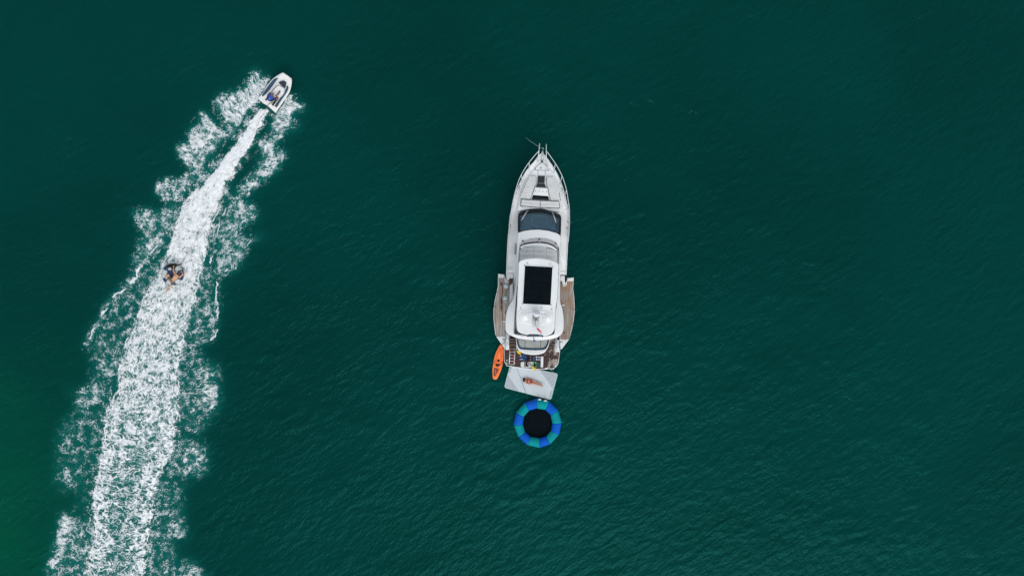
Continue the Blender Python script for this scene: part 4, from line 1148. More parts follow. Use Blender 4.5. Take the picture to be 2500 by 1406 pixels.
# cockpit sofa and transom
sofa_o = spl(D((588, 345), (598, 450), (630, 552), (690, 598), (780, 626), (900, 640), (1010, 628), (1092, 604), (1135, 560), (1182, 470), (1206, 350)), 3)
sofa = slab('transom_moulding', sofa_o, 0.35, 1.75, gel, yacht, 0.06)
tr_o = spl(D((604, 360), (612, 440), (642, 512), (680, 536), (780, 546), (900, 552), (1020, 552), (1110, 540), (1150, 500), (1180, 430), (1192, 360)), 3)
tr_i = spl(D((624, 360), (632, 432), (660, 500), (690, 514), (780, 520), (900, 524), (1020, 526), (1098, 516), (1130, 486), (1160, 425), (1172, 360)), 3)
slab('sofa_piping', tr_o + list(reversed(tr_i)), 1.7, 1.93, navy, sofa, 0.02)
seat2 = slab('sofa_base', tr_i, 1.7, 1.77, groove, sofa, 0)
for pl in (D((632, 362), (752, 362), (750, 516), (694, 512), (662, 496), (636, 430)), D((758, 362), (1032, 362), (1030, 522), (900, 520), (756, 516)), D((1038, 362), (1168, 362), (1156, 424), (1126, 482), (1094, 512), (1036, 522))):
    slab('cushion', pl, 1.74, 1.86, cush2, seat2, 0.03)
# swim platform
pf_o = spl(D((374, 470), (375, 620), (374, 735), (395, 790), (422, 836), (480, 846), (600, 866), (760, 886), (900, 897), (1060, 902), (1200, 892), (1290, 872), (1338, 825), (1362, 768), (1376, 650), (1392, 530)), 4)
plat = slab('swim_platform', pf_o, 0.22, ZP - 0.012, gel_hull, yacht, 0.03)
ctr = (1300, 858)
pf_i = [(lin(p[0], ctr[0], 0.018), lin(p[1], ctr[1], 0.035)) for p in pf_o]
slab('caulking', pf_i, ZP - 0.03, ZP - 0.004, caulk, plat, 0)
for q in strips(pf_i, R(91), 2.15, 0.2):
    slab('plank', q, ZP - 0.02, ZP + 0.012, teak_wet, plat, 0)
slab('platform_gap', D((600, 380), (606, 540), (596, 540), (594, 380)), 0.3, 1.0, gel, yacht, 0)
for uv in ((425, 736), (425, 786), (1302, 778), (1302, 828)):
    p = D(uv)[0]; lathe('bathing_ladder_socket', P(*p, ZP + 0.01), [(0.055, 0), (0.055, 0.03), (0.03, 0.05)], railm, plat, 14)
for pl in (D((1112, 872), (1165, 868), (1165, 888), (1112, 892)), D((1210, 888), (1282, 878), (1282, 894), (1210, 903))):
    slab('platform_bracket', pl, ZP - 0.08, ZP + 0.03, railm, plat, 0.01)
# furled line on the starboard quarter
dk = D((1355, 345))[0]
cl_ = tubes('coiled_line', [[P(dk[0] + 1.6 * math.cos(a * 0.7) * (0.5 + 0.1 * k), dk[1] + 2.4 * math.sin(a * 0.7) * (0.5 + 0.12 * k), 1.62 + 0.03 * k) for a in range(10)] for k in range(5)], 0.045, plain('line_navy', (0.012, 0.02, 0.045), 0.9), None)
tag(cl_, 'dark navy mooring line coiled on the starboard quarter of the yacht', 'rope')

# ------------------------------------------------------------------ things on and around the yacht
for k, (uv, lb) in enumerate((((411, 438), 'round white bar stool on the port terrace, the one nearer the bow'), ((400, 657), 'round white bar stool on the port terrace, the one nearer the stern'))):
    p = C(uv)[0]
    b_ = P(*p, 1.85); b0 = P(*p, ZC); off = Vector((b_.x, b_.y, ZC + 0.02))
    t = thing('bar_stool', off, lb, 'stool', 'bar stools on the port terrace')
    lathe('seat', Vector((b_.x, b_.y, 1.80)), [(0.0, 0), (0.155, 0), (0.165, 0.03), (0.155, 0.06), (0.0, 0.065)], plain('stool_top', (0.55, 0.68, 0.74), 0.5, var=0.35, scale=14), t, 24)
    lathe('post', off, [(0.03, 0), (0.03, 0.63)], steel, t, 10)
    lathe('foot', off, [(0.15, 0), (0.15, 0.015), (0.04, 0.04)], steel, t, 20)
    lathe('footrest', off + Vector((0, 0, 0.25)), [(0.11, 0), (0.125, 0.012), (0.11, 0.024), (0.095, 0.012), (0.11, 0)], steel, t, 20)

# boarding ladder lying on the swim platform
lad_c = P(*D((520, 670))[0], ZP + 0.02)
t = thing('boarding_ladder', lad_c, 'pale aluminium ladder lying flat on the wet port side of the swim platform', 'ladder')
zl = ZP + 0.07
for a, b in (((484, 528), (466, 805)), ((574, 530), (556, 812))):
    pa, pb = D(a, b); tube('rail', [P(*pa, zl), P(*pb, zl)], 0.04, railm, t, 6)
for v0 in (530, 582, 640, 694, 750, 806):
    s_ = (v0 - 528) / 280.0
    pa, pb = D((lin(484, 466, s_), v0), (lin(574, 556, s_), v0 + 3)); tube('rung', [P(*pa, zl), P(*pb, zl)], 0.022, railm, t, 6)
pa, pb = D((474, 515), (582, 800))
bh = tube('boat_hook', [P(*pa, zl + 0.07), P(*pb, zl + 0.07)], 0.022, redpole, None, 6)
tag(bh, 'thin red pole laid diagonally across the aluminium ladder', 'pole')

# paddle
pa, pb = D((608, 562), (950, 918))
t = thing('kayak_paddle', P(*D((780, 740))[0], ZP), 'double paddle with yellow blades and black shaft lying across the swim platform', 'paddle')
zp = ZP + 0.21
d = Vector((pb[0] - pa[0], pb[1] - pa[1])); d.normalize(); n_ = Vector((-d.y, d.x))
tube('shaft', [P(pa[0] + d.x * 6, pa[1] + d.y * 6, zp), P(pb[0] - d.x * 6, pb[1] - d.y * 6, zp)], 0.022, blk, t, 6)
for o, sg in ((pa, 1), (pb, -1)):
    prof = [(-0.5, 0.6), (0, 1.6), (2, 2.6), (5, 3.0), (9, 2.4), (13, 1.0), (15, 0.5)]
    pl = [(o[0] + sg * d.x * a + n_.x * w, o[1] + sg * d.y * a + n_.y * w) for a, w in prof] + [(o[0] + sg * d.x * a - n_.x * w, o[1] + sg * d.y * a - n_.y * w) for a, w in reversed(prof)]
    slab('blade', pl, zp - 0.02, zp + 0.02, yellow, t, 0.012)

# water skis
skis = [('blue water ski with a white tip, the one nearer the yacht sofa', 850, 12.5, True), ('plain blue water ski nearest the yacht sofa', 818, 10.0, False),
        ('blue water ski with a white tip, the one nearer the white wakeboard', 971, 12.5, True), ('plain blue water ski lying between the two white-tipped skis', 908, 10.0, False)]
for lb, v, wpx, tipped in skis:
    u0, u1 = (630, 1490) if tipped else (690, 1120)
    zk = ZP + (0.07 if tipped else 0.03)
    h = wpx * 1.9
    def ln(u): return v + (u - 630) * (0.045 if v < 900 else 0.008)
    t = thing('water_ski', P(*Q1(((u0 + u1) / 2, v))[0], ZP + 0.015), lb, 'ski', 'water skis on the swim platform')
    body = Q1((u0, ln(u0)), (u0 + 25, ln(u0) - h * 0.6), (u0 + 90, ln(u0) - h), (u1 - 330 if tipped else u1 - 100, ln(u1) - h), (u1, ln(u1) - h * 0.62), (u1, ln(u1) + h * 0.62), (u1 - 330 if tipped else u1 - 100, ln(u1) + h), (u0 + 90, ln(u0) + h), (u0 + 25, ln(u0) + h * 0.6))
    slab('board', body, zk - 0.015, zk + 0.025, skib, t, 0.01)
    if tipped:
        slab('tip_graphic', Q1((u0 + 45, ln(u0) - 7), (u0 + 150, ln(u0) - 9), (u0 + 190, ln(u0) + 3), (u0 + 60, ln(u0) + 7)), zk + 0.02, zk + 0.029, flagw, t, 0)
        bnd = slab('binding', Q1((950, ln(950) - 32), (1110, ln(1100) - 30), (1190, ln(1190) - 24), (1190, ln(1190) + 24), (1110, ln(1100) + 30), (950, ln(950) + 28)), zk + 0.02, zk + 0.12, plain('binding_dark', (0.035, 0.012, 0.016), 0.8, var=0.4, scale=12), t, 0.03)
        slab('binding_plate', Q1((1085, ln(1090) - 10), (1110, ln(1100) - 10), (1110, ln(1100) + 12), (1085, ln(1090) + 12)), zk + 0.11, zk + 0.13, flagw, bnd, 0)
        slab('tail_patch', Q1((1310, ln(1310) - 26), (1352, ln(1350) - 26), (1352, ln(1350) + 26), (1310, ln(1310) + 26)), zk + 0.02, zk + 0.03, wb, t, 0)
        slab('tail_patch', Q1((1388, ln(1388) - 13), (1484, ln(1484) - 13), (1484, ln(1484) + 13), (1388, ln(1388) + 13)), zk + 0.02, zk + 0.03, wb, t, 0)
    else:
        slab('binding', Q1((980, ln(980) - 24), (1100, ln(1100) - 24), (1100, ln(1100) + 24), (980, ln(980) + 24)), zk + 0.02, zk + 0.09, blk, t, 0.02)

# white wakeboard with boots
wcn = P(*Q1((960, 1165))[0], ZP + 0.015)
t = thing('wakeboard', wcn, 'white wakeboard with grey stripes and black boots beside the blue skis', 'wakeboard')
slab('board', spl(Q1((720, 1165), (725, 1090), (760, 1068), (900, 1060), (1150, 1060), (1215, 1075), (1225, 1165), (1210, 1262), (1150, 1280), (900, 1278), (760, 1265), (725, 1240)), 2, True), ZP + 0.02, ZP + 0.07, wb, t, 0.02)
for u in (1075, 1110, 1160):
    slab('stripe', Q1((u, 1066), (u + 18, 1066), (u + 12, 1272), (u - 6, 1272)), ZP + 0.065, ZP + 0.074, wbs, t, 0)
for u in (862, 905):
    slab('boot_strap', Q1((u, 1066), (u + 22, 1066), (u + 22, 1264), (u, 1264)), ZP + 0.065, ZP + 0.13, blk, t, 0.02)
bt = slab('boot', spl(Q1((925, 1160), (935, 1090), (985, 1060), (1020, 1080), (1030, 1160), (1020, 1235), (985, 1250), (940, 1240)), 2, True), ZP + 0.065, ZP + 0.16, blk, t, 0.04)
slab('boot_opening', spl(Q1((982, 1130), (990, 1085), (1008, 1085), (1014, 1130), (1006, 1172), (990, 1172)), 2, True), ZP + 0.155, ZP + 0.168, wb, bt, 0)
# kneeboard with green straps
t = thing('kneeboard', P(*Q1((1330, 1170))[0], ZP + 0.015), 'dark round kneeboard with bright green and black straps beside the white step', 'kneeboard')
slab('board', spl(Q1((1215, 1170), (1240, 1095), (1320, 1075), (1440, 1090), (1482, 1130), (1482, 1215), (1440, 1262), (1320, 1272), (1240, 1245)), 3, True), ZP + 0.02, ZP + 0.10, plain('kneeboard_slate', (0.035, 0.05, 0.06), 0.7), t, 0.03)
slab('pad', spl(Q1((1205, 1160), (1240, 1110), (1290, 1120), (1300, 1170), (1280, 1230), (1230, 1240)), 3, True), ZP + 0.09, ZP + 0.15, blk, t, 0.03)
for pl in (Q1((1280, 1065), (1325, 1072), (1318, 1140), (1275, 1130)), Q1((1285, 1205), (1318, 1210), (1318, 1285), (1285, 1275)), Q1((1175, 1200), (1200, 1190), (1230, 1250), (1195, 1262)), Q1((1250, 1070), (1280, 1062), (1270, 1110), (1240, 1120))):
    slab('green_strap', pl, ZP + 0.09, ZP + 0.17, green, t, 0.02)
# white step
stp = D((1042, 664), (1086, 666), (1080, 866), (1034, 864))
t = thing('deck_step', P(*D((1060, 765))[0], ZP + 0.015), 'long narrow white plastic step lying near the middle of the swim platform', 'step')
slab('tread', stp, ZP + 0.10, ZP + 0.20, gel, t, 0.03)
slab('base', [(lin(p[0], 1323, 0.15), lin(p[1], 883.5, 0.05)) for p in stp], ZP + 0.014, ZP + 0.11, gel_grey, t, 0)
for v in (682, 848):
    slab('end_slot', D((1050, v - 2), (1072, v - 2), (1072, v + 3), (1050, v + 3)), ZP + 0.19, ZP + 0.205, blk, t, 0)

# kayak
kay = K((410, 75), (440, 92), (512, 162), (520, 300), (514, 450), (492, 700), (456, 900), (410, 1045), (350, 1190), (290, 1300), (245, 1350), (180, 1346), (125, 1312), (108, 1200), (100, 1050), (115, 880), (140, 700), (180, 540), (225, 380), (300, 220), (370, 100))
kc = (1216, 884)
t = thing('kayak', P(*kc, 0), 'orange sit-on-top kayak floating beside the swim platform', 'kayak')
ks = spl(kay, 2, True)
def kl(f, z): return [P(lin(kc[0], p[0], f), lin(kc[1], p[1], f if f < 1 else 1), z) for p in ks]
kh = loft('hull', [kl(0.78, -0.12), kl(0.95, 0.02), kl(1.0, 0.17), kl(0.985, 0.23), kl(0.93, 0.26)], orange, t)
def kslab(name, uvs, z0, z1, mat, bev=0.01, par=None, sm=2): return slab(name, spl(K(*uvs), sm, True) if sm else K(*uvs), z0, z1, mat, par or t, bev)
kw = [(325, 330), (460, 330), (455, 560), (440, 760), (400, 800), (220, 790), (205, 740), (240, 560)]
ring('cockpit_rim', spl(K(*[(lin(330, u, 1.12), lin(560, v, 1.05)) for u, v in kw]), 2, True), spl(K(*kw), 2, True), 0.24, 0.285, orange, t, 60)
kslab('cockpit_floor', kw, 0.2, 0.263, orange_d)
kslab('centre_ridge', [(330, 380), (400, 380), (400, 580), (390, 740), (270, 740), (280, 580)], 0.25, 0.275, orange, 0.01)
pk = K((325, 670))[0]; lathe('hatch', P(*pk, 0.27), [(0.1, 0), (0.1, 0.02), (0.07, 0.03)], blk, t, 24)
kslab('seat', [(215, 800), (300, 795), (390, 810), (370, 850), (330, 868), (295, 898), (260, 870), (220, 850)], 0.25, 0.31, blk, 0.02)
kslab('bow_recess', [(350, 230), (420, 150), (490, 170), (500, 240), (470, 300), (400, 300), (345, 280)], 0.25, 0.266, orange_d)
pk = K((425, 178))[0]; lathe('bow_cap', P(*pk, 0.266), [(0.05, 0), (0.05, 0.03), (0.03, 0.04)], plain('cap_cream', (0.75, 0.6, 0.5), 0.6), t, 12)
kslab('stern_well', [(165, 925), (380, 955), (340, 1090), (230, 1250), (170, 1240), (150, 1120)], 0.25, 0.268, orange_d, 0.01, None, 1)
bp = kslab('stern_panel', [(172, 930), (332, 972), (200, 1235), (160, 1215), (150, 1110)], 0.266, 0.28, brown, 0.004, None, 0)
pk = K((212, 1075))[0]; text('panel_lettering', 'SEAPAL', pk[0], pk[1], 0.283, 0.115, R(-99), plain('panel_letters', (0.62, 0.50, 0.46), 0.6), bp)
for a, b in (((205, 640), (160, 820)), ((465, 700), (440, 800))):
    pa, pb = K(a, b); tube('deck_line', [P(*pa, 0.285), P(*pb, 0.285)], 0.012, brown, t, 4)
rp = tube('painter_line', [P(*D((402, 400))[0], ZC + 0.07), P(*D((360, 432))[0], ZC + 0.10), P(*D((335, 458))[0], ZC + 0.02), P(*K((425, 95))[0], 0.29)], 0.016, rope_d, None, 5)
tag(rp, 'short dark line tying the orange kayak to the port terrace', 'rope')

# inflatable platform mat
mo = M((300, -120), (1500, 20), (2240, 155), (2350, 205), (2392, 285), (2130, 1260), (2100, 1305), (2030, 1322), (150, 825), (108, 740), (130, 610), (240, 170))
def rcorner(pl, r, n=6):
    out = []
    for k in range(len(pl)):
        a, b, c = Vector(pl[k - 1]), Vector(pl[k]), Vector(pl[(k + 1) % len(pl)])
        p0 = b + (a - b).normalized() * r; p1 = b + (c - b).normalized() * r
        for q in range(n + 1):
            t_ = q / n; out.append(tuple(p0.lerp(b, t_).lerp(b.lerp(p1, t_), t_)))
    return out
mat_out = rcorner(M((360, -190), (2415, 195), (2110, 1345), (95, 810)), 7.0)
mc = P(*M((1250, 600))[0], 0)
t = thing('inflatable_platform', mc, 'pale grey inflatable platform with green edge floating behind the swim platform', 'float')
cm_ = M((1250, 600))[0]
def grow(pl, f): return [(lin(cm_[0], p[0], f), lin(cm_[1], p[1], f)) for p in pl]
def ml(f, z): return [P(*p, z) for p in grow(mat_out, f)]
loft('side_band', [ml(0.99, -0.04), ml(1.012, 0.05), ml(1.012, 0.15), ml(0.995, 0.195)], greenm, t, caps=(True, False))
top = slab('top_deck', grow(mat_out, 0.994), 0.15, 0.205, matw, t, 0.015)
stripem = plain('mat_stripe', (0.23, 0.27, 0.30), 0.9)
corner1 = clip_half(grow(mat_out, 0.972), 0.83, -0.557, 0.83 * M((1560, 60))[0][0] - 0.557 * M((1560, 60))[0][1] + 4)
corner2 = clip_half(grow(mat_out, 0.972), -0.83, 0.557, -0.83 * M((760, 880))[0][0] + 0.557 * M((760, 880))[0][1] + 4)
for cn in (corner1, corner2):
    ang = math.atan2(0.56, 0.83)
    multislab('grip_stripe', [q for q in strips(cn, ang, 1.75, 1.05)], 0.2, 0.2085, stripem, top, 0)
pk = M((2105, 1090))[0]; text('brand_lettering', 'OBRIEN', pk[0], pk[1], 0.208, 0.155, R(73), letter, top, 1.15)
pk = M((365, 10))[0]; text('brand_lettering', 'OBRIEN', pk[0], pk[1], 0.208, 0.155, R(253), letter, top, 1.15)
pk = M((1600, 570))[0]; text('brand_lettering', 'OBRIEN', pk[0], pk[1], 0.208, 0.30, R(-16), plain('mat_letter_grey', (0.30, 0.39, 0.43), 0.8), top, 0.85)
pk = M((890, 385))[0]; text('brand_lettering', 'OB', pk[0], pk[1], 0.208, 0.16, R(-16), plain('mat_letter_pale', (0.36, 0.43, 0.47), 0.8), top, 1.0)
rp = tube('mat_tether', [P(*D((1208, 896))[0], ZP), P(*D((1235, 925))[0], 0.22), P(*D((1278, 948))[0], 0.2)], 0.02, rope_g, None, 5)
tag(rp, 'green tether from the swim platform corner to the pale inflatable platform', 'rope')

# water trampoline
to = E((705, 590), (895, 628), (1038, 768), (1095, 965), (1055, 1150), (920, 1300), (745, 1358), (550, 1312), (415, 1185), (343, 998), (383, 803), (520, 655))
ti = E((705, 745), (838, 768), (918, 842), (948, 975), (930, 1090), (852, 1182), (745, 1212), (608, 1188), (522, 1108), (488, 990), (508, 870), (588, 777))
t = thing('water_trampoline', P(*E((719, 975))[0], 0), 'round water trampoline with alternating teal and blue inflated ring', 'trampoline')
ZR, RR = 0.30, 0.33
segs = []
for k in range(12):
    k2 = (k + 1) % 12
    V, Fc = [], []
    nst, nc = 6, 18
    for j in range(nst + 1):
        f = j / nst
        bul = 0.035 * math.sin(math.pi * f) ** 0.6
        po = P(lin(to[k][0], to[k2][0], f), lin(to[k][1], to[k2][1], f), ZR); pi = P(lin(ti[k][0], ti[k2][0], f), lin(ti[k][1], ti[k2][1], f), ZR)
        c = (po + pi) / 2; rad = (po - pi) / 2; r_ = rad.length; e = rad.normalized()
        for a in range(nc):
            th = 2 * math.pi * a / nc
            V.append(c + e * (r_ * (1 + bul * 0.3)) * math.cos(th) + Vector((0, 0, 1)) * (RR * (0.9 + bul) * math.sin(th)))
    for j in range(nst):
        for a in range(nc):
            b = (a + 1) % nc
            Fc.append((j * nc + a, j * nc + b, (j + 1) * nc + b, (j + 1) * nc + a))
    Fc.append(tuple(reversed(range(nc)))); Fc.append(tuple(range(nst * nc, (nst + 1) * nc)))
    segs.append(mesh('ring_segment', V, Fc, teal if k % 2 == 0 else tblue, t, True))
ci = E((719, 977))[0]
jm = slab('jump_mat', [(lin(ci[0], p[0], 1.02), lin(ci[1], p[1], 1.02)) for p in ti], 0.10, 0.16, blackf, t, 0)
def tramp_dot(uv, r_):
    p = E(uv)[0]; lathe('grab_handle', P(*p, 0.50), [(r_, 0), (r_, 0.05), (r_ * 0.6, 0.07)], blk, t, 10)
tramp_dot((812, 1280), 0.055); tramp_dot((640, 620), 0.04); tramp_dot((580, 635), 0.04); tramp_dot((797, 618), 0.04)
for q in (E((732, 598), (775, 602), (772, 620), (730, 614)), E((822, 618), (864, 622), (860, 640), (820, 634))):
    slab('white_patch', q, 0.3, 0.535, gel, t, 0.01)
rp = tube('trampoline_tether', [P(*D((604, 876))[0], ZP - 0.05), P(*D((660, 1020))[0], 0.30), P(*D((720, 1190))[0], 0.28), P(*D((775, 1345))[0], 0.22), P(*E((578, 632))[0], 0.45)], 0.009, rope_d, None, 5)
tag(rp, 'thin dark line crossing the pale inflatable platform to the round trampoline', 'rope')
pa = A((1070, 250))[0]; pb = A((730, 20))[0]
rp = tube('anchor_line', [P(*pa, 2.2), P(*A((960, 185))[0], 1.5), P(*A((850, 112))[0], 0.75), P(*pb, -0.25)], 0.014, rope_w, None, 5)
tag(rp, 'pale anchor line running from the yacht bow down into the water', 'rope')

# ------------------------------------------------------------------ people
def capsule(bm, a, b, ra, rb, n=12):
    a, b = Vector(a), Vector(b)
    d = b - a; L = d.length
    if L < 1e-6: d = Vector((0, 0, 1)); L = 1e-4
    d.normalize()
    x = d.orthogonal().normalized(); y = d.cross(x)
    rings = []
    prof = [(-math.cos(t) * ra, math.sin(t) * ra) for t in (0.25, 0.7, 1.15, 1.5708)] + [(L + math.sin(t) * rb, math.cos(t) * rb) for t in (0.0, 0.45, 0.9, 1.3)]
    for h, r in prof:
        rings.append([bm.verts.new(a + d * h + (x * math.cos(2 * math.pi * k / n) + y * math.sin(2 * math.pi * k / n)) * r) for k in range(n)])
    for r0, r1 in zip(rings, rings[1:]):
        for k in range(n): bm.faces.new((r0[k], r0[(k + 1) % n], r1[(k + 1) % n], r1[k]))
    bm.faces.new(list(reversed(rings[0]))); bm.faces.new(rings[-1])

def ellipsoid(bm, c, e1, r1, e2, r2, r3):
    e1 = Vector(e1).normalized(); e2 = Vector(e2); e2 = (e2 - e1 * e2.dot(e1)).normalized(); e3 = e1.cross(e2)
    mtx = Matrix(((e1.x * r1, e2.x * r2, e3.x * r3, c[0]), (e1.y * r1, e2.y * r2, e3.y * r3, c[1]), (e1.z * r1, e2.z * r2, e3.z * r3, c[2]), (0, 0, 0, 1)))
    bmesh.ops.create_icosphere(bm, subdivisions=3, radius=1.0, matrix=mtx)

def fuse(name, bm, mat, parent, voxel=0.007, smooth=4):
    """weld overlapping volumes into one continuous skin"""
    me = bpy.data.meshes.new(name)
    bmesh.ops.recalc_face_normals(bm, faces=bm.faces)
    bm.to_mesh(me); bm.free()
    ob = bpy.data.objects.new(name, me); COL.objects.link(ob)
    r = ob.modifiers.new('r', 'REMESH'); r.mode = 'VOXEL'; r.voxel_size = voxel
    s_ = ob.modifiers.new('s', 'SMOOTH'); s_.iterations = smooth; s_.factor = 0.5
    dg = bpy.context.evaluated_depsgraph_get()
    m2 = bpy.data.meshes.new_from_object(ob.evaluated_get(dg))
    bpy.data.objects.remove(ob)
    m2.name = name; m2.materials.clear()
    return link(name, m2, mat, parent, True)

def hand(bm, wrist, d, up, s=1.0, curl=0.5):
    d = Vector(d).normalized(); up = Vector(up); up = (up - d * up.dot(d)).normalized(); side = d.cross(up)
    pc = Vector(wrist) + d * 0.045 * s
    ellipsoid(bm, pc, d, 0.055 * s, side, 0.042 * s, 0.018 * s)
    for k, (o, l) in enumerate(((-0.03, 0.065), (-0.01, 0.075), (0.01, 0.07), (0.03, 0.055))):
        b0 = pc + d * 0.04 * s + side * o * s
        b1 = b0 + (d - up * 0.35 * curl) * l * 0.55 * s; b2 = b1 + (d * 0.6 - up * 0.9 * curl) * l * 0.5 * s
        capsule(bm, b0, b1, 0.0095 * s, 0.009 * s, 8); capsule(bm, b1, b2, 0.009 * s, 0.008 * s, 8)
    b0 = pc - d * 0.02 * s - side * 0.035 * s
    b1 = b0 + (d * 0.6 - side * 0.8) * 0.04 * s; capsule(bm, b0, b1, 0.011 * s, 0.010 * s, 8); capsule(bm, b1, b1 + (d - up * 0.3 * curl) * 0.03 * s, 0.010 * s, 0.009 * s, 8)

def head(bm, c, up, front, s=1.0):
    up = Vector(up).normalized(); front = Vector(front); front = (front - up * front.dot(up)).normalized(); side = up.cross(front)
    c = Vector(c)
    ellipsoid(bm, c + up * 0.02 * s, up, 0.115 * s, side, 0.078 * s, 0.095 * s)
    ellipsoid(bm, c - up * 0.055 * s + front * 0.025 * s, up, 0.065 * s, side, 0.058 * s, 0.066 * s)
    capsule(bm, c + up * 0.01 * s + front * 0.09 * s, c - up * 0.025 * s + front * 0.108 * s, 0.011 * s, 0.016 * s, 8)
    capsule(bm, c - up * 0.06 * s + front * 0.083 * s - side * 0.02 * s, c - up * 0.06 * s + front * 0.083 * s + side * 0.02 * s, 0.010 * s, 0.010 * s, 8)
    for sg in (-1, 1):
        ellipsoid(bm, c + side * sg * 0.08 * s, up, 0.032 * s, front, 0.018 * s, 0.012 * s)
        capsule(bm, c + up * 0.035 * s + front * 0.082 * s + side * sg * 0.018 * s, c + up * 0.035 * s + front * 0.074 * s + side * sg * 0.045 * s, 0.010 * s, 0.009 * s, 8)

def eyes(c, up, front, parent):
    up = Vector(up).normalized(); front = Vector(front); front = (front - up * front.dot(up)).normalized(); side = up.cross(front)
    for sg in (-1, 1):
        bm = bmesh.new(); ellipsoid(bm, Vector(c) + up * 0.015 + front * 0.086 + side * sg * 0.032, up, 0.010, side, 0.015, 0.008)
        me = bpy.data.meshes.new('eye'); bm.to_mesh(me); bm.free(); link('eye', me, hairm, parent, True)

def figure(parent, J, mat, front, s=1.0, female=False):
    """J: joints as world Vectors. One welded body."""
    bm = bmesh.new()
    V_ = {k: Vector(v) for k, v in J.items()}
    nk, pv = V_['neck'], V_['pelvis']; spine = (nk - pv); up = spine.normalized()
    side = (V_['shR'] - V_['shL']).normalized()
    fr = Vector(front)
    ch = nk.lerp(pv, 0.30); wa = nk.lerp(pv, 0.66)
    w = 0.9 if female else 1.0
    ellipsoid(bm, ch, up, 0.17 * s, side, 0.155 * s * w, 0.105 * s * w); ellipsoid(bm, nk.lerp(pv, 0.12), up, 0.08 * s, side, 0.14 * s * w, 0.075 * s)
    ellipsoid(bm, wa, up, 0.15 * s, side, (0.115 if female else 0.135) * s, 0.088 * s); ellipsoid(bm, pv, up, 0.12 * s, side, 0.155 * s, 0.10 * s)
    capsule(bm, nk - up * 0.02 * s, V_['head'] - (V_['head'] - nk) * 0.2, 0.052 * s * w, 0.05 * s * w)
    head(bm, V_['head'], V_['head'] - nk, V_.get('look', fr) if 'look' in V_ else fr, s)
    if female:
        for sg in (-1, 1): ellipsoid(bm, ch + side * sg * 0.07 * s + fr * 0.075 * s, up, 0.06 * s, side, 0.062 * s, 0.05 * s)
    for sd in 'LR':
        sh, el, wr, hp, kn, an, to_ = (V_[q + sd] for q in ('sh', 'el', 'wr', 'hip', 'kn', 'an', 'to'))
        capsule(bm, nk.lerp(pv, 0.1), sh, 0.06 * s * w, 0.056 * s * w)
        capsule(bm, sh, el, 0.052 * s * w, 0.040 * s * w); capsule(bm, el, wr, 0.041 * s * w, 0.028 * s * w)
        hand(bm, wr, wr - el, V_.get('palm' + sd, Vector((0, 0, 1))), s)
        capsule(bm, hp, kn, 0.083 * s, 0.056 * s); capsule(bm, kn, an, 0.056 * s, 0.036 * s)
        ellipsoid(bm, kn.lerp(an, 0.28) - fr * 0.015 * s, an - kn, 0.11 * s, side, 0.05 * s, 0.05 * s)
        capsule(bm, an, to_, 0.036 * s, 0.026 * s); capsule(bm, an, an - (to_ - an).normalized() * 0.03 + (an - kn).normalized() * 0.03, 0.034 * s, 0.03 * s)
        tdir = (to_ - an).normalized()
        for k in range(5):
            o = side * (k - 2) * 0.014 * s
            capsule(bm, to_ + o, to_ + o + tdir * (0.03 - 0.003 * k) * s, 0.010 * s, 0.008 * s, 8)
    b = fuse('body', bm, mat, parent, 0.007)
    return b, up, side, ch, wa

def patch(name, ells, caps, mat, parent, voxel=0.008):
    bm = bmesh.new()
    for e in ells: ellipsoid(bm, *e)
    for c in caps: capsule(bm, *c)
    return fuse(name, bm, mat, parent, voxel, 3)

# woman lying on the inflatable platform
zb = 0.205
def w_(u, v, z): return P(*W((u, v))[0], zb + z)
wj = dict(head=w_(505, 560, 0.12), neck=w_(600, 590, 0.11), pelvis=w_(965, 655, 0.12), shL=w_(620, 420, 0.11), elL=w_(815, 400, 0.06), wrL=w_(985, 455, 0.05),
          shR=w_(570, 730, 0.11), elR=w_(715, 800, 0.06), wrR=w_(810, 835, 0.05), hipL=w_(985, 575, 0.115), knL=w_(1290, 665, 0.17), anL=w_(1690, 815, 0.06), toL=w_(1760, 850, 0.16),
          hipR=w_(975, 765, 0.115), knR=w_(1320, 840, 0.12), anR=w_(1800, 990, 0.06), toR=w_(1890, 1015, 0.15))
t = thing('person', P(*W((965, 655))[0], zb), 'woman in a red bikini lying on her back on the pale inflatable platform', 'person')
b, up, side, ch, wa = figure(t, wj, skin_l, (0, 0, 1), 0.92, True)
eyes(wj['head'], wj['head'] - wj['neck'], (0, 0, 1), b)
fz = Vector((0, 0, 1))
for sg in (-1, 1):
    patch('bikini_cup', [(ch + side * sg * 0.068 + fz * 0.078, up, 0.062, side, 0.066, 0.052)], [], bikini, t)
patch('bikini_band', [], [(ch - side * 0.14 + fz * 0.02 - up * 0.02, ch - side * 0.06 + fz * 0.095 - up * 0.02, 0.016, 0.016, 8), (ch - side * 0.07 + fz * 0.095 - up * 0.02, ch + side * 0.07 + fz * 0.095 - up * 0.02, 0.016, 0.016, 8), (ch + side * 0.06 + fz * 0.095 - up * 0.02, ch + side * 0.14 + fz * 0.02 - up * 0.02, 0.016, 0.016, 8)], bikini, t)
pv = wj['pelvis']
patch('bikini_bottom', [(pv - up * 0.05 + fz * 0.02, up, 0.11, side, 0.095, 0.102), (pv + up * 0.015 + fz * 0.016, up, 0.06, side, 0.156, 0.102)], [], bikini, t)
hd = wj['head']; hu = (hd - wj['neck']).normalized()
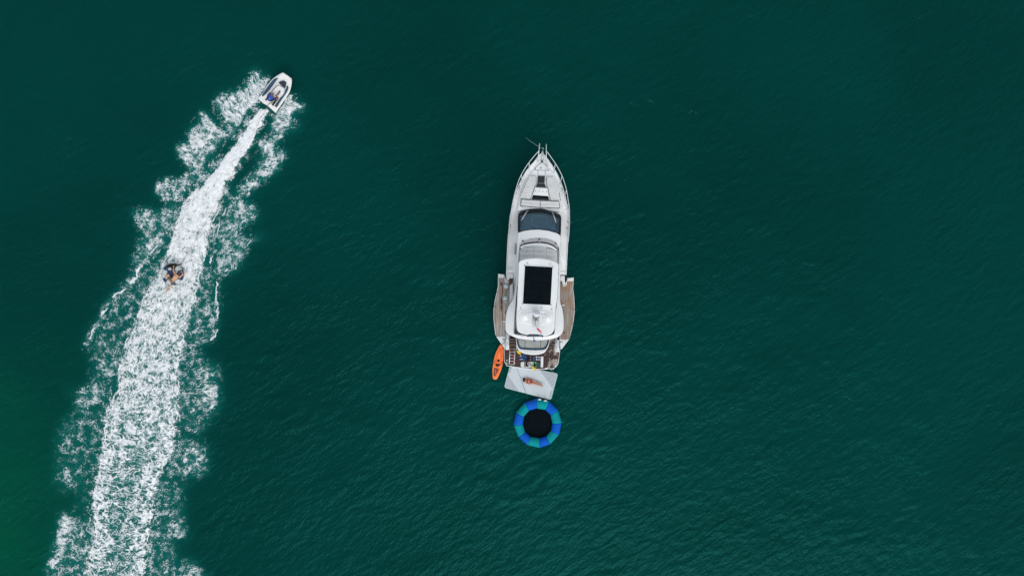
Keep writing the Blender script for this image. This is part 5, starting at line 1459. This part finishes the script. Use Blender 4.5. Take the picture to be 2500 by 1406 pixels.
patch('hair', [(hd + hu * 0.035 - fz * 0.01, hu, 0.108, side, 0.094, 0.098), (hd + hu * 0.05 + side * 0.05 - fz * 0.07, hu, 0.10, side, 0.10, 0.045), (hd + hu * 0.06 - side * 0.06 - fz * 0.07, hu, 0.09, side, 0.09, 0.045), (hd + hu * 0.07 + fz * 0.03, hu, 0.06, side, 0.07, 0.06)], [], hairm, t)

# small speedboat under way: trim slightly bow-up
ZB = 0.55
bo = F((860, 262), (905, 290), (1040, 385), (1056, 430), (1046, 560), (1010, 690), (940, 810), (700, 1160), (672, 1172), (560, 1075), (480, 1010), (390, 955), (298, 868), (296, 845), (360, 760), (520, 520), (620, 400), (740, 315), (820, 270))
bs = spl(bo, 3, True)
bcn = F((660, 740))[0]
ax = Vector((702 - 653.4, 186 - 257.8)); ax.normalize()
t = thing('speedboat', P(*bcn, 0), 'small white speedboat with blue side grips speeding ahead of its wake', 'boat')
def zboat(o): return lambda px, py: ZB + o + 0.004 * ((px - bcn[0]) * ax.x + (py - bcn[1]) * ax.y)
def bl(f, z): return [P(lin(bcn[0], p[0], f), lin(bcn[1], p[1], f), zboat(z)(*p)) for p in bs]
loft('hull', [bl(0.62, -0.75), bl(0.86, -0.42), bl(0.965, -0.18), bl(1.0, -0.06), bl(0.985, 0.0), bl(0.93, 0.025)], boatw, t, smooth=False)
dw = F((860, 330), (930, 400), (985, 470), (975, 560), (925, 680), (880, 780), (640, 1085), (440, 935), (420, 900), (560, 680), (700, 500), (790, 390))
slab('deck', spl(dw, 3, True), zboat(-0.2), zboat(0.055), boatw, t, 0.03)
for pl in (F((378, 805), (372, 765), (420, 690), (560, 500), (640, 410), (700, 388), (752, 392), (700, 435), (620, 540), (480, 720)),
           F((660, 1030), (720, 930), (860, 730), (920, 620), (945, 555), (972, 590), (960, 660), (900, 760), (780, 930), (710, 1042))):
    slab('grip_pad', spl(pl, 2, True), zboat(0.0), zboat(0.085), boatb, t, 0.015)
slab('foredeck', spl(F((770, 330), (862, 280), (1030, 392), (1036, 480), (960, 470), (900, 430), (850, 425), (780, 440), (700, 420)), 2, True), zboat(0.0), zboat(0.075), boatw, t, 0.03)
slab('windshield', F((742, 488), (800, 455), (868, 440), (922, 482), (910, 560), (890, 612), (820, 560)), zboat(0.03), zboat(0.17), boatg, t, 0.03)
for pl in (F((440, 880), (560, 720), (620, 745), (500, 900), (470, 910)), F((590, 990), (720, 810), (790, 800), (700, 930), (625, 1030))):
    slab('foot_well', pl, zboat(0.0), zboat(0.062), boatd, t, 0)
cons = slab('engine_hood', spl(F((600, 690), (720, 560), (830, 590), (880, 640), (840, 740), (740, 830), (640, 770)), 2, True), zboat(0.04), zboat(0.30), boatw, t, 0.07)
slab('straddle_seat', spl(F((450, 930), (560, 790), (640, 830), (560, 985), (500, 1000)), 2, True), zboat(0.04), zboat(0.28), boatw, t, 0.06)
for a, b in (((610, 660), (730, 560)), ((745, 770), (800, 645))):
    pa, pb = F(a, b); tube('hood_line', [P(*pa, ZB + 0.36), P(*pb, ZB + 0.36)], [0.025, 0.012], boatd, cons, 5)
pa, pb = F((690, 800), (782, 690)); tube('steering_handle', [P(*pa, ZB + 0.50), P(*pb, ZB + 0.42)], [0.035, 0.05], plain('handle_grey', (0.08, 0.09, 0.10), 0.7), t, 6)
pa, pb = F((495, 1010), (610, 930)); tube('tow_pole', [P(*pa, ZB + 0.28), P(*pb, ZB + 0.55)], [0.02, 0.035], plain('pole_slate', (0.06, 0.07, 0.09), 0.6), t, 6)
# driver
fx = Vector((ax.x, -ax.y, 0)); sdx = Vector((fx.y, -fx.x, 0))       # forward, right-hand side
def f_(u, v, z): return P(*F((u, v))[0], ZB + z)
hp = f_(545, 880, 0.36)
nkp = f_(585, 800, 0.86)
dj = dict(head=f_(612, 768, 1.04), neck=nkp, pelvis=hp, shL=nkp - sdx * 0.19 - Vector((0, 0, 0.05)), shR=nkp + sdx * 0.19 - Vector((0, 0, 0.05)),
          elL=f_(530, 745, 0.68), wrL=f_(590, 700, 0.55), elR=f_(680, 850, 0.64), wrR=f_(705, 790, 0.53), palmL=Vector((0, 0, 1)), palmR=Vector((0, 0, 1)),
          hipL=hp - sdx * 0.10, hipR=hp + sdx * 0.10, knL=f_(505, 770, 0.42), knR=f_(735, 835, 0.42), anL=f_(490, 860, 0.09), anR=f_(690, 905, 0.09), toL=f_(510, 830, 0.09), toR=f_(712, 872, 0.09))
tp = thing('person', P(*F((560, 860))[0], ZB), 'driver in a blue shirt and cap sitting astride the speedboat seat', 'person')
b, up, side, ch, wa = figure(tp, dj, skin_d, fx, 0.95)
eyes(dj['head'], Vector((0, 0, 1)), fx, b)
patch('shirt', [(ch, up, 0.185, side, 0.178, 0.125), (dj['neck'].lerp(dj['pelvis'], 0.12), up, 0.075, side, 0.165, 0.09), (wa, up, 0.165, side, 0.155, 0.11), (hp + up * 0.06, up, 0.08, side, 0.165, 0.112)],
      [(dj['sh' + q], dj['sh' + q].lerp(dj['el' + q], 0.75), 0.075, 0.062) for q in 'LR'], shirt, tp)
patch('shirt_print', [(ch - fx * 0.12 - side * 0.03, up, 0.075, side, 0.06, 0.02)], [], shirtw, tp)
patch('swim_shorts', [(hp, up, 0.10, side, 0.165, 0.12)], [(dj['hip' + q], dj['hip' + q].lerp(dj['kn' + q], 0.6), 0.098, 0.082) for q in 'LR'], plain('shorts_navy', (0.012, 0.02, 0.04), 0.8), tp)
hd = dj['head']; zz = Vector((0, 0, 1))
patch('hair', [(hd + zz * 0.02 - fx * 0.035, zz, 0.11, side, 0.090, 0.085)], [], hairm, tp)
patch('cap', [(hd + zz * 0.07, zz, 0.075, side, 0.096, 0.112)], [(hd + zz * 0.065 + fx * 0.08 - side * 0.045, hd + zz * 0.055 + fx * 0.17 - side * 0.03, 0.02, 0.012, 8), (hd + zz * 0.065 + fx * 0.08 + side * 0.045, hd + zz * 0.055 + fx * 0.17 + side * 0.03, 0.02, 0.012, 8), (hd + zz * 0.065 + fx * 0.08, hd + zz * 0.055 + fx * 0.18, 0.025, 0.014, 8)], capm, tp)

# towed ring and rider
tc = G((728, 640))[0]
cT = P(*tc, 0); cT.z = 0.05
t = thing('towable_tube', cT, 'round navy and white towable tube bouncing in the wake foam', 'tube')
def torus_arc(name, a0, a1, R0, r0, z, mat, parent, n=10):
    pts = [Vector((cT.x + R0 * math.cos(lin(a0, a1, i / n)), cT.y + R0 * math.sin(lin(a0, a1, i / n)), z)) for i in range(n + 1)]
    return tube(name, pts, r0, mat, parent, 14)
pal = [tubeb, tubew, tubeb, tubew, tubew, tubeb, tubew, blk, tubeb, tubew, tubeb, blk]
for k in range(12):
    a0 = R(30 * k - 4); torus_arc('ring_panel', a0, a0 + R(30.5), 0.58, 0.245, 0.34, [tubeb, tubew, blk, blk, tubeb, tubew, tubew, tubeb, tubew, tubeb, tubew, tubeb][k], t)
lathe('cover', Vector((cT.x, cT.y, 0.30)), [(0.0, -0.1), (0.52, -0.08), (0.5, 0.14), (0.3, 0.16), (0.0, 0.14)], tubeb, t, 28)
for a, rr in ((105, 0.44), (215, 0.5), (300, 0.5), (20, 0.42)):
    c = Vector((cT.x + rr * math.cos(R(a)), cT.y + rr * math.sin(R(a)), 0.545))
    lathe('grip_pad', c, [(0.13, -0.1), (0.13, 0.01), (0.08, 0.03)], tubew if a != 300 else blk, t, 12)
for u, v in ((695, 400), (925, 520)):
    p = P(*G((u, v))[0], 0.60); tube('grab_handle', [p + Vector((-0.07, 0, -0.05)), p + Vector((-0.05, 0.0, 0.0)), p + Vector((0.05, 0, 0.0)), p + Vector((0.07, 0, -0.05))], 0.018, blk, t, 6)
pn = P(*G((940, 320))[0], 0.35); tube('tow_strap', [Vector((cT.x + 0.35, cT.y + 0.72, 0.3)), pn], 0.04, blk, t, 6)
zt = 0.55
def g_(u, v, z): return P(*G((u, v))[0], zt + z)
rj = dict(head=g_(828, 628, 0.17), neck=g_(790, 668, 0.16), pelvis=g_(640, 838, 0.12), shL=g_(722, 612, 0.14), elL=g_(675, 505, 0.16), wrL=g_(690, 415, 0.07),
          shR=g_(868, 728, 0.14), elR=g_(985, 640, 0.16), wrR=g_(935, 550, 0.07), palmL=Vector((0, 0, 1)), palmR=Vector((0, 0, 1)),
          hipL=g_(598, 812, 0.10), knL=g_(525, 650, 0.12), anL=g_(425, 790, -0.06), toL=g_(392, 838, -0.12),
          hipR=g_(668, 880, 0.10), knR=g_(602, 985, -0.02), anR=g_(498, 1130, -0.20), toR=g_(455, 1200, -0.22))
tp = thing('person', P(*G((700, 760))[0], zt), 'shirtless rider in grey shorts lying face down on the towed tube', 'person')
b, up, side, ch, wa = figure(tp, rj, skin_t, (0, 0, -1), 1.08)
patch('swim_shorts', [(rj['pelvis'], up, 0.12, side, 0.162, 0.112)], [(rj['hip' + q], rj['hip' + q].lerp(rj['kn' + q], 0.55), 0.096, 0.082) for q in 'LR'], shorts, tp)
hd = rj['head']; hu = (hd - rj['neck']).normalized()
patch('hair', [(hd + hu * 0.03 + Vector((0, 0, 0.02)), hu, 0.105, side, 0.090, 0.095)], [], hairm, tp)
# tow rope
q0 = P(*F((505, 1005))[0], ZB + 0.35); q1 = pn
path = []
for i in range(25):
    f = i / 24.0
    p = q0.lerp(q1, f); p.z = lin(q0.z, q1.z, f) - 0.30 * math.sin(math.pi * f)
    path.append(p)
rp = tube('tow_rope', path, 0.009, rope_r, None, 5)
tag(rp, 'thin reddish tow rope stretched from the speedboat to the towed tube', 'rope')
